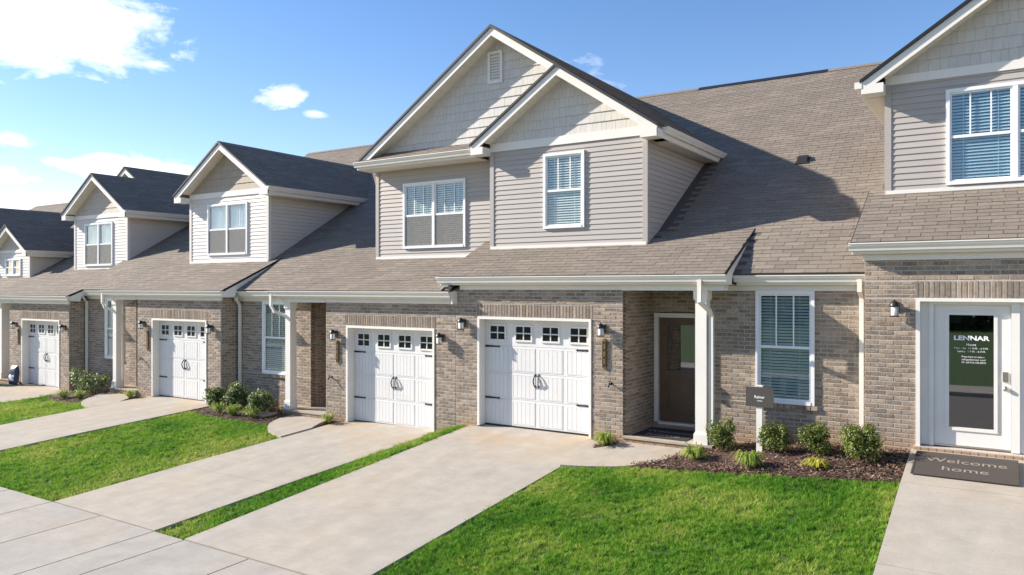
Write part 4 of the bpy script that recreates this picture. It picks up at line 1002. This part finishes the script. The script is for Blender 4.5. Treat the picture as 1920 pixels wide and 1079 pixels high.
# ================================================================== loose things
ztr = lambda y: .40 + (min(y, 12.25) - 12.25) * (1.04 / 5.95)
mt = thing('doormat', (-.5, 11.9, .36), 'brown doormat lettered Welcome home before the glass office door', 'doormat')
x0, x1, y0, y1_ = -1.10, .105, 11.46, 12.36; lift = .006
q = lambda x, y, d=0: (x, y, ztr(y) + lift + d)
MB().prism([q(x0, y0), q(x1, y0), q(x1, y1_ - .12), q(x0, y1_ - .12)], (0, 0, .010)).prism([q(x0, y1_ - .12), q(x1, y1_ - .12), q(x1, y1_), q(x0, y1_)], (0, 0, .010)).build('mat_body', 'mat_brown', mt)
sl_ = 1.04 / 5.95
text('lettering', 'Welcome', .20, 'mat_letter', mt, q(-.49, 12.02, .0125), (1, 0, 0), (0, 1, sl_), 1.2, 0.)
text('lettering', 'home', .20, 'mat_letter', mt, q(-.49, 11.74, .0125), (1, 0, 0), (0, 1, sl_), 1.2, 0.)
for xa in (x0, x1 - .02): MB().prism([q(xa, y0, .011), q(xa + .02, y0, .011), q(xa + .02, y1_ - .12, .011), q(xa, y1_ - .12, .011)], (0, 0, .004)).build('edge_binding', 'mat_brown', mt)
m2 = thing('doormat', (-5.1, 13.0, .12), 'dark doormat lettered home on the porch of 332', 'doormat')
MB().box(-5.62, -4.62, 12.62, 13.55, .117, .129).build('mat_body', 'mat_dark', m2)
text('lettering', 'Welcome', .2, 'mat_letter_dim', m2, (-5.12, 13.2, .1302), (1, 0, 0), (0, 1, 0), 1.1, .001)
text('lettering', 'home', .24, 'mat_letter_dim', m2, (-5.12, 12.87, .1302), (1, 0, 0), (0, 1, 0), 1.15, .001)

sg = thing('yard_sign', (-3.3, 12.32, .1), 'brown yard sign on a white post in the mulch before the window', 'sign')
MB().box(-3.505, -3.075, 12.27, 12.285, .86, 1.17).build('sign_board', 'sign_brown', sg)
MB().box(-3.345, -3.255, 12.287, 12.36, 0., 1.18).box(-3.35, -3.25, 12.282, 12.365, 1.18, 1.195).build('post', 'trim', sg)
text('lettering', 'Rainer', .062, 'lettering', sg, (-3.29, 12.267, 1.015), (1, 0, 0), (0, 0, 1), 1., .001)
MB().box(-3.325, -3.245, 12.266, 12.269, .952, .960).build('underline', 'lettering', sg)

# sack, bin and wooden piece by the farthest garage
sk = thing('sack', (-27.25, 12.4, -.43), 'navy and pale blue bagged sack leaning by the farthest garage', 'sack')
def pillow(name, x0, x1, yf, z0, z1, mat, par, t=.10, lean=.06):
    n = 12; mb = MB()
    for sgn in (-1, 1):
        o = len(mb.v)
        for j in range(n + 1):
            for i in range(n + 1):
                u, w_ = i / n, j / n; e = min(1, 4.2 * u * (1 - u)) ** .5 * min(1, 5 * w_ * (1 - w_)) ** .5
                ins = .14 * max(0, w_ - .55) ** 1.4
                mb.v.append((x0 + ins + (x1 - x0 - 2 * ins) * u + .01 * math.sin(9 * w_ + sgn), yf + lean * w_ + sgn * t * e + .008 * math.sin(13 * u + 7 * w_), z0 + (z1 - z0) * w_))
        for j in range(n):
            for i in range(n):
                k = o + j * (n + 1) + i; f = (k, k + 1, k + n + 2, k + n + 1); mb.f.append(f if sgn < 0 else f[::-1])
    return mb.build(name, mat, par, True)
pillow('body', -27.52, -26.98, 12.30, -.425, .20, 'sack_navy', sk)
pillow('label_patch', -27.47, -27.03, 12.292, -.33, -.06, 'sack_white', sk, .106, .03)
bn = thing('bin', (-28.2, 12.1, -.43), 'white plastic bin cut off by the left edge', 'bin')
MB().lathe((-28.25, 11.95, -.44), [(.24, 0), (.26, .03), (.29, .50), (.30, .54), (.30, .56)], 20).build('body', 'bin_white', bn, True)
MB().lathe((-28.25, 11.95, .12), [(.305, 0), (.31, .02), (.25, .06), (.06, .085), (.05, .12), (.0, .13)], 20).build('lid', 'bin_white', bn, True)
MB().tube([(-28.33, 11.95, .22), (-28.25, 11.93, .27), (-28.17, 11.95, .22)], .018, 6).build('handle', 'sack_navy', bn, True)
wd = thing('wooden_planter', (-28.1, 12.9, -.33), 'arched orange-brown wooden piece on the farthest porch', 'planter')
ar = [(-28.42 + .0, 13.1, -.33), (-28.02, 13.1, -.33), (-28.02, 13.1, .12)] + [(-28.22 + .2 * math.cos(a), 13.1, .12 + .12 * math.sin(a)) for a in [i * math.pi / 10 for i in range(1, 10)]] + [(-28.42, 13.1, .12)]
MB().prism(ar, (0, .2, 0)).build('panel', 'wood_orange', wd)
MB().box(-28.44, -28.40, 13.08, 13.32, -.33, .13).box(-28.04, -28.0, 13.08, 13.32, -.33, .13).box(-28.40, -28.04, 13.085, 13.11, -.1, -.06).build('frame', 'bark', wd)
dc = tag(MB().lathe((-3.9, 11.88, gz(-3.9, 11.88) - .01), [(.075, 0), (.08, .02), (.07, .03), (.03, .034), (.0, .035)], 18).build('drain_cap', 'trim', None, True), 'white round drain cap lying in the mulch', 'drain cap')
sp = tag(MB().prism([(-14.95, 11.95, -.30), (-14.62, 11.95, -.30), (-14.58, 12.35, -.27), (-14.90, 12.35, -.27)], (0, 0, .03)).prism([(-14.95, 11.95, -.27), (-14.91, 11.95, -.27), (-14.87, 12.35, -.24), (-14.90, 12.35, -.24)], (0, 0, .03)).prism([(-14.66, 11.95, -.27), (-14.62, 11.95, -.27), (-14.58, 12.35, -.24), (-14.62, 12.35, -.24)], (0, 0, .03)).build('splash_block', 'conc2'), 'grey splash block at the foot of the 331 porch column', 'splash block')

# ================================================================== beds and planting
def inpoly(X, Y, poly):
    c = np.zeros(len(X), bool); n = len(poly)
    for i in range(n):
        x0, y0 = poly[i]; x1, y1 = poly[(i + 1) % n]
        with np.errstate(divide='ignore', invalid='ignore'):
            c ^= ((y0 > Y) != (y1 > Y)) & (X < (x1 - x0) * (Y - y0) / (y1 - y0 + 1e-12) + x0)
    return c
def gznp(X, Y):
    zh = np.interp(X, TX, TZ); t = np.clip((Y - YS) / 6.1, 0, 1); return -.64 + t * (zh + .64)
def scatter(poly, n):
    x0, x1 = min(p[0] for p in poly), max(p[0] for p in poly); y0, y1 = min(p[1] for p in poly), max(p[1] for p in poly)
    a = abs(area(poly)); k = int(n * a * ((x1 - x0) * (y1 - y0) / max(a, 1e-6)))
    X = np.random.uniform(x0, x1, k); Y = np.random.uniform(y0, y1, k); m = inpoly(X, Y, poly); return X[m], Y[m]
bed332 = w332[14:41] + [(-4.44, 12.5), (-4.1, 12.9), (-3.9, DW), (-1.82, DW), (-1.82, 12.5), (-1.21, 12.5), (-1.20, 11.25), (-2.1, 11.30), (-3.2, 11.33), (-4.2, 11.36)]
bed332 = [(-5.1, 11.33), (-4.7, 11.8), (-4.5, 12.25), (-4.44, 12.47), (-4.1, 12.9), (-3.9, DW), (-1.82, DW), (-1.82, 12.5), (-1.21, 12.5), (-1.21, 11.28), (-2.1, 11.30), (-3.2, 11.35), (-4.2, 11.38)]
bedS = [(-6.1, 12.0), (-5.95, 12.0), (-5.74, 12.28), (-5.74, 12.55), (-6.33, 12.55), (-6.1, 12.35)]
bed331 = [(-13.98, 11.62), (-14.22, 12.1), (-14.22, 12.47), (-14.6, 12.5), (-14.6, DW), (-16.93, DW), (-16.93, 12.55), (-17.1, 12.5), (-17.13, 11.78), (-16.2, 11.62), (-15.1, 11.55)]
bedS1 = [(-12.74, 11.75), (-12.9, 12.12), (-13.0, 12.46), (-13.0, 12.55), (-12.56, 12.55), (-12.73, 12.3)]
bed3 = [(-21.42, 11.5), (-21.82, 12.05), (-21.87, 12.47), (-22.0, DW), (-24.28, DW), (-24.28, 12.55), (-23.85, 12.5), (-23.5, 11.5), (-22.2, 11.1), (-21.5, 11.2)]
bedS3 = [(-20.17, 11.75), (-20.36, 12.12), (-20.6, 12.46), (-20.6, 12.55), (-20.0, 12.55), (-20.15, 12.3)]
for i, (bp, nch) in enumerate(((bed332, 2200), (bedS, 2200), (bed331, 900), (bedS1, 900), (bed3, 600), (bedS3, 600))):
    if area(bp) < 0: bp = bp[::-1]
    cxm = sum(p[0] for p in bp) / len(bp); cym = sum(p[1] for p in bp) / len(bp)
    n = len(bp); top = [(x, y, gz(x, y) - .03) for x, y in bp] + [(cxm, cym, gz(cxm, cym) + .03)]
    bed = tag(MB().add(top, [(k, (k + 1) % n, n) for k in range(n)]).build('mulch_bed', 'mulch_base'), kind='structure')
    X, Y = scatter(bp, nch); k = len(X); Z = gznp(X, Y) + np.random.uniform(-.015, .03, k)
    a = np.random.uniform(0, np.pi, k); ln = np.random.uniform(.009, .026, k); wd_ = np.random.uniform(.004, .010, k); tl = np.random.uniform(-.6, .6, k)
    ux, uy, uz = np.cos(a) * np.cos(tl), np.sin(a) * np.cos(tl), np.sin(tl); px, py, pz = -np.sin(a), np.cos(a), np.random.uniform(-.5, .5, k)
    V = np.empty((k, 4, 3))
    for c_, (s1, s2) in enumerate(((-1, -1), (1, -1), (1, 1), (-1, 1))):
        V[:, c_, 0] = X + s1 * ln * ux + s2 * wd_ * px; V[:, c_, 1] = Y + s1 * ln * uy + s2 * wd_ * py; V[:, c_, 2] = Z + s1 * ln * uz + s2 * wd_ * pz
    tag(npmesh('mulch_chips', V.reshape(-1, 3), np.arange(4 * k).reshape(-1, 4), 'chips', bed, 4), kind='stuff')

def leaves(centers, nrm, size, aspect=.5, bend=.2):
    """each leaf: a folded kite of four triangles' worth of faces"""
    n = len(centers); d = nrm / np.linalg.norm(nrm, axis=1, keepdims=True)
    r = np.random.normal(size=(n, 3)); t = r - (r * d).sum(1, keepdims=True) * d; t /= np.linalg.norm(t, axis=1, keepdims=True); b = np.cross(d, t)
    s = size[:, None]; V = np.empty((n, 4, 3))
    V[:, 0] = centers - t * s; V[:, 1] = centers + b * s * aspect + d * s * bend * .5; V[:, 2] = centers + t * s - d * s * bend; V[:, 3] = centers - b * s * aspect + d * s * bend * .5
    F = np.empty((n, 2, 3), int); k = np.arange(n) * 4
    F[:, 0] = np.stack([k, k + 1, k + 2], 1); F[:, 1] = np.stack([k, k + 2, k + 3], 1)
    return V.reshape(-1, 3), F.reshape(-1, 3)
def shrub(x, y, w, hgt, label, group, mat='leaf_holly', n=1500, leaf=.016, clumps=26, seed=1):
    z = gz(x, y) - .01; rs = np.random.RandomState(seed)
    t = thing('shrub', (x, y, z), label, 'shrub', group)
    st = MB(); tips = []
    for k in range(clumps):
        a = rs.uniform(0, 2 * np.pi); rr = math.sqrt(rs.uniform(.05, 1)) * .36 * w; zz = hgt * rs.uniform(.28, .86) * (1 - .35 * (rr / (.5 * w)) ** 2)
        tp = (x + rr * math.cos(a), y + rr * math.sin(a), z + zz); tips.append(tp)
        st.tube([(x + .02 * math.cos(a), y + .02 * math.sin(a), z), (x + rr * .4 * math.cos(a), y + rr * .4 * math.sin(a), z + zz * .5), tp], [.008, .006, .003], 5)
    st.build('stem', 'bark', t)
    tips = np.array(tips); idx = rs.randint(0, clumps, n); v = rs.normal(size=(n, 3)); v /= np.linalg.norm(v, axis=1, keepdims=True)
    rad = (rs.uniform(.55, 1.05, n) * .17 * (w + hgt) / 2 * rs.uniform(.5, 1.5, clumps)[idx] * 1.3)
    c = tips[idx] + v * rad[:, None] * np.array([1, 1, .95]); c[:, 2] = np.maximum(c[:, 2], z + .015)
    d = v + rs.normal(size=(n, 3)) * .55 + np.array([0, 0, .45])
    V, F = leaves(c, d, leaf * rs.uniform(.7, 1.4, n)); o = npmesh('foliage', V, F, mat, t); return t
g1 = 'clipped round shrubs along the 332 bed'
shrub(-3.92, 12.42, .50, .55, 'round shrub at the foot of the white porch column of 332', g1, n=3400, leaf=.018, seed=3)
shrub(-3.04, 12.25, .48, .54, 'round shrub directly right of the brown sign post', g1, n=3200, leaf=.018, seed=4)
shrub(-2.46, 12.25, .50, .52, 'round shrub below the right side of the 332 window', g1, n=3200, leaf=.018, seed=5)
shrub(-1.78, 12.02, .60, .60, 'largest round shrub at the right end of the mulch bed', g1, n=4200, leaf=.019, seed=6)
g2 = 'loose shrubs in the bed of 331'
shrub(-16.75, 12.25, .62, .60, 'leftmost dark shrub in the 331 bed, against the third garage', g2, 'leaf_silver', 1870, .031, 20, 11)
shrub(-16.15, 12.42, .66, .68, 'tallest silvery shrub in front of the downspout in the 331 bed', g2, 'leaf_silver', 2210, .031, 20, 12)
shrub(-15.45, 12.5, .5, .54, 'shrub behind the others below the 331 window', g2, 'leaf_silver', 1530, .031, 20, 13)
shrub(-15.0, 12.20, .72, .62, 'bright green shrub nearest the white column of 331', g2, 'leaf_silver', 2380, .031, 20, 14)
g3 = 'shrubs in the third bed'
shrub(-23.4, 12.45, .85, .75, 'shrub against the dark brick side of the farthest garage', g3, 'leaf_silver', 1000, .034, 12, 21)
shrub(-22.45, 12.3, .95, .72, 'broad pale shrub left of the third porch column', g3, 'leaf_silver', 1100, .034, 12, 22)
def tuft(x, y, w, hgt, label, group, mat='leaf_lime', n=160, seed=1):
    z = gz(x, y) + .005; rs = np.random.RandomState(seed); V = []; F = []
    for k in range(n):
        a = rs.uniform(0, 2 * math.pi); L_ = rs.uniform(.6, 1.1); out = rs.uniform(.2, 1.) * w / 2; hh = hgt * L_ * rs.uniform(.55, 1.); wd_ = rs.uniform(.005, .010)
        ca, sa = math.cos(a), math.sin(a); pa, pb = -sa * wd_, ca * wd_; o = len(V); b0 = rs.uniform(0, .12) * w
        pts = [(b0, 0), (b0 + out * .35, hh * .8), (b0 + out * .75, hh), (b0 + out * 1.12, hh * .45)]
        for i, (r_, zz) in enumerate(pts[:-1]):
            V += [(x + ca * r_ - pa, y + sa * r_ - pb, z + zz), (x + ca * r_ + pa, y + sa * r_ + pb, z + zz)]
        r_, zz = pts[-1]; V.append((x + ca * r_, y + sa * r_, z + zz))
        F += [(o, o + 1, o + 3), (o, o + 3, o + 2), (o + 2, o + 3, o + 5), (o + 2, o + 5, o + 4), (o + 4, o + 5, o + 6)]
    return tag(npmesh('grass_tuft', np.array(V), np.array(F), mat), label, 'plant', group)
gt = 'strap-leaved clumps edging the beds'
tuft(-5.93, 12.2, .50, .22, 'strap-leaved clump at the brick corner right of garage 332', gt, n=200, seed=31)
tuft(-4.18, 11.82, .46, .26, 'strap-leaved clump where the curved walk meets the mulch', gt, n=210, seed=32)
tuft(-3.25, 11.58, .50, .26, 'green spiky clump in the middle of the mulch bed', gt, n=210, seed=33)
tuft(-2.33, 11.66, .42, .13, 'low yellow clump in the mulch near the lawn', gt, 'leaf_gold', 170, 34)
tuft(-12.75, 12.25, .42, .22, 'small clump left of garage door 331', gt, n=120, seed=35)
tuft(-16.17, 11.92, .50, .26, 'leftmost of three pale clumps edging the 331 bed', gt, n=150, seed=36)
tuft(-15.55, 11.86, .52, .27, 'middle of three pale clumps edging the 331 bed', gt, n=150, seed=37)
tuft(-14.85, 11.86, .50, .27, 'rightmost of three pale clumps edging the 331 bed', gt, n=150, seed=38)
tuft(-20.4, 12.2, .45, .22, 'brownish clump left of the third garage door', gt, n=110, seed=39)
tuft(-22.62, 11.55, .55, .24, 'dull clump at the left of the third bed', gt, n=120, seed=40)
tuft(-21.95, 11.65, .55, .24, 'lime clump beside the third curved walk', gt, n=120, seed=41)

# ================================================================== grass
def grass(poly, dens, label, hgt=.045, seed=0):
    np.random.seed(100 + seed)
    if area(poly) < 0: poly = poly[::-1]
    cx, cy = scatter(poly, dens / 16.); nb = 20; k = len(cx) * nb       # blades stand in tufts of uneven height and lean
    ch = np.random.uniform(.45, 1.5, len(cx)) ** 1.2; lx_ = np.random.normal(0, .35, len(cx)); ly_ = np.random.normal(0, .35, len(cx))
    rep_ = lambda q_: np.repeat(q_, nb)
    X = rep_(cx) + np.random.normal(0, .02, k); Y = rep_(cy) + np.random.normal(0, .02, k); Z = gznp(X, Y) - .045
    # clumpy height
    cl = .75 + .5 * (np.sin(X * 7.3 + np.sin(Y * 5.1) * 2) * np.sin(Y * 8.7 + np.sin(X * 4.3) * 2) * .5 + .5)
    hh = np.random.uniform(.5, 1.3, k) * hgt * cl ** 1.3 * rep_(ch) + .022; a = np.random.uniform(0, 2 * np.pi, k); w = np.random.uniform(.003, .007, k)
    th = np.random.uniform(0, 1, k) < .12; le = (np.random.normal(0, .5, k) + rep_(lx_)) * hh; lf = (np.random.normal(0, .5, k) + rep_(ly_)) * hh; hh = np.where(th, hh * .45, hh); le = np.where(th, le * 2.5, le); V = np.empty((k, 3, 3))
    V[:, 0] = np.stack([X - np.cos(a) * w, Y - np.sin(a) * w, Z], 1); V[:, 1] = np.stack([X + np.cos(a) * w, Y + np.sin(a) * w, Z], 1); V[:, 2] = np.stack([X + le, Y + lf, Z + hh], 1)
    o = npmesh('grass', V.reshape(-1, 3), np.arange(3 * k).reshape(-1, 3), 'grass'); return tag(o, label, 'grass', None, 'stuff')
lawn332 = [(-6.22, YS + .02), (-1.19, YS + .02), (-1.2, 11.27), (-2.1, 11.29), (-3.2, 11.33), (-4.2, 11.36), (-5.1, 11.30), (-5.6, 11.05), (-6.08, 10.92)]
grass(lawn332, 7500, 'mown green lawn in front of number 332', .030, 1)
lawn331 = [(-17.17, YS + .02), (-12.69, YS + .02), (-12.75, 10.84), (-13.4, 11.09), (-13.96, 11.57), (-14.4, 11.56), (-15.1, 11.53), (-16.2, 11.6), (-17.14, 11.76)]
grass(lawn331, 4500, 'mown green lawn in front of number 331', .034, 2)
lawn3 = [(-23.7, YS + .02), (-19.80, YS + .02), (-20.14, 10.88), (-20.9, 11.1), (-21.4, 11.45), (-21.5, 11.17), (-22.2, 11.08), (-23.5, 11.48), (-23.85, 12.3)]
grass(lawn3, 3000, 'mown green lawn in front of the third house', .04, 3)
strip = [(-9.96, YS + .02), (-9.32, YS + .02), (-9.12, 12.5), (-9.91, 12.5)]
grass(strip, 5200, 'narrow grass strip between the two nearest driveways', .036, 4)
# unseen wood added across the road for dark reflections in the glass
rs = np.random.RandomState(5); n = 16000; X = rs.uniform(-160, 120, n); hh = 5 + 2.2 * np.sin(X * .21) + 1.6 * np.sin(X * .57 + 1); Zz = rs.uniform(0, 1, n) ** .8 * hh - 1.2
C_ = np.stack([X, -62 + rs.normal(0, 1.6, n), Zz], 1); V, F = leaves(C_, rs.normal(size=(n, 3)) + np.array([0, 1.5, .5]), rs.uniform(.45, .95, n), .8)
tag(npmesh('far_wood', V, F, 'leaf_far'), 'unseen wood added across the road to darken the door glass reflection', 'wood', None, 'stuff')
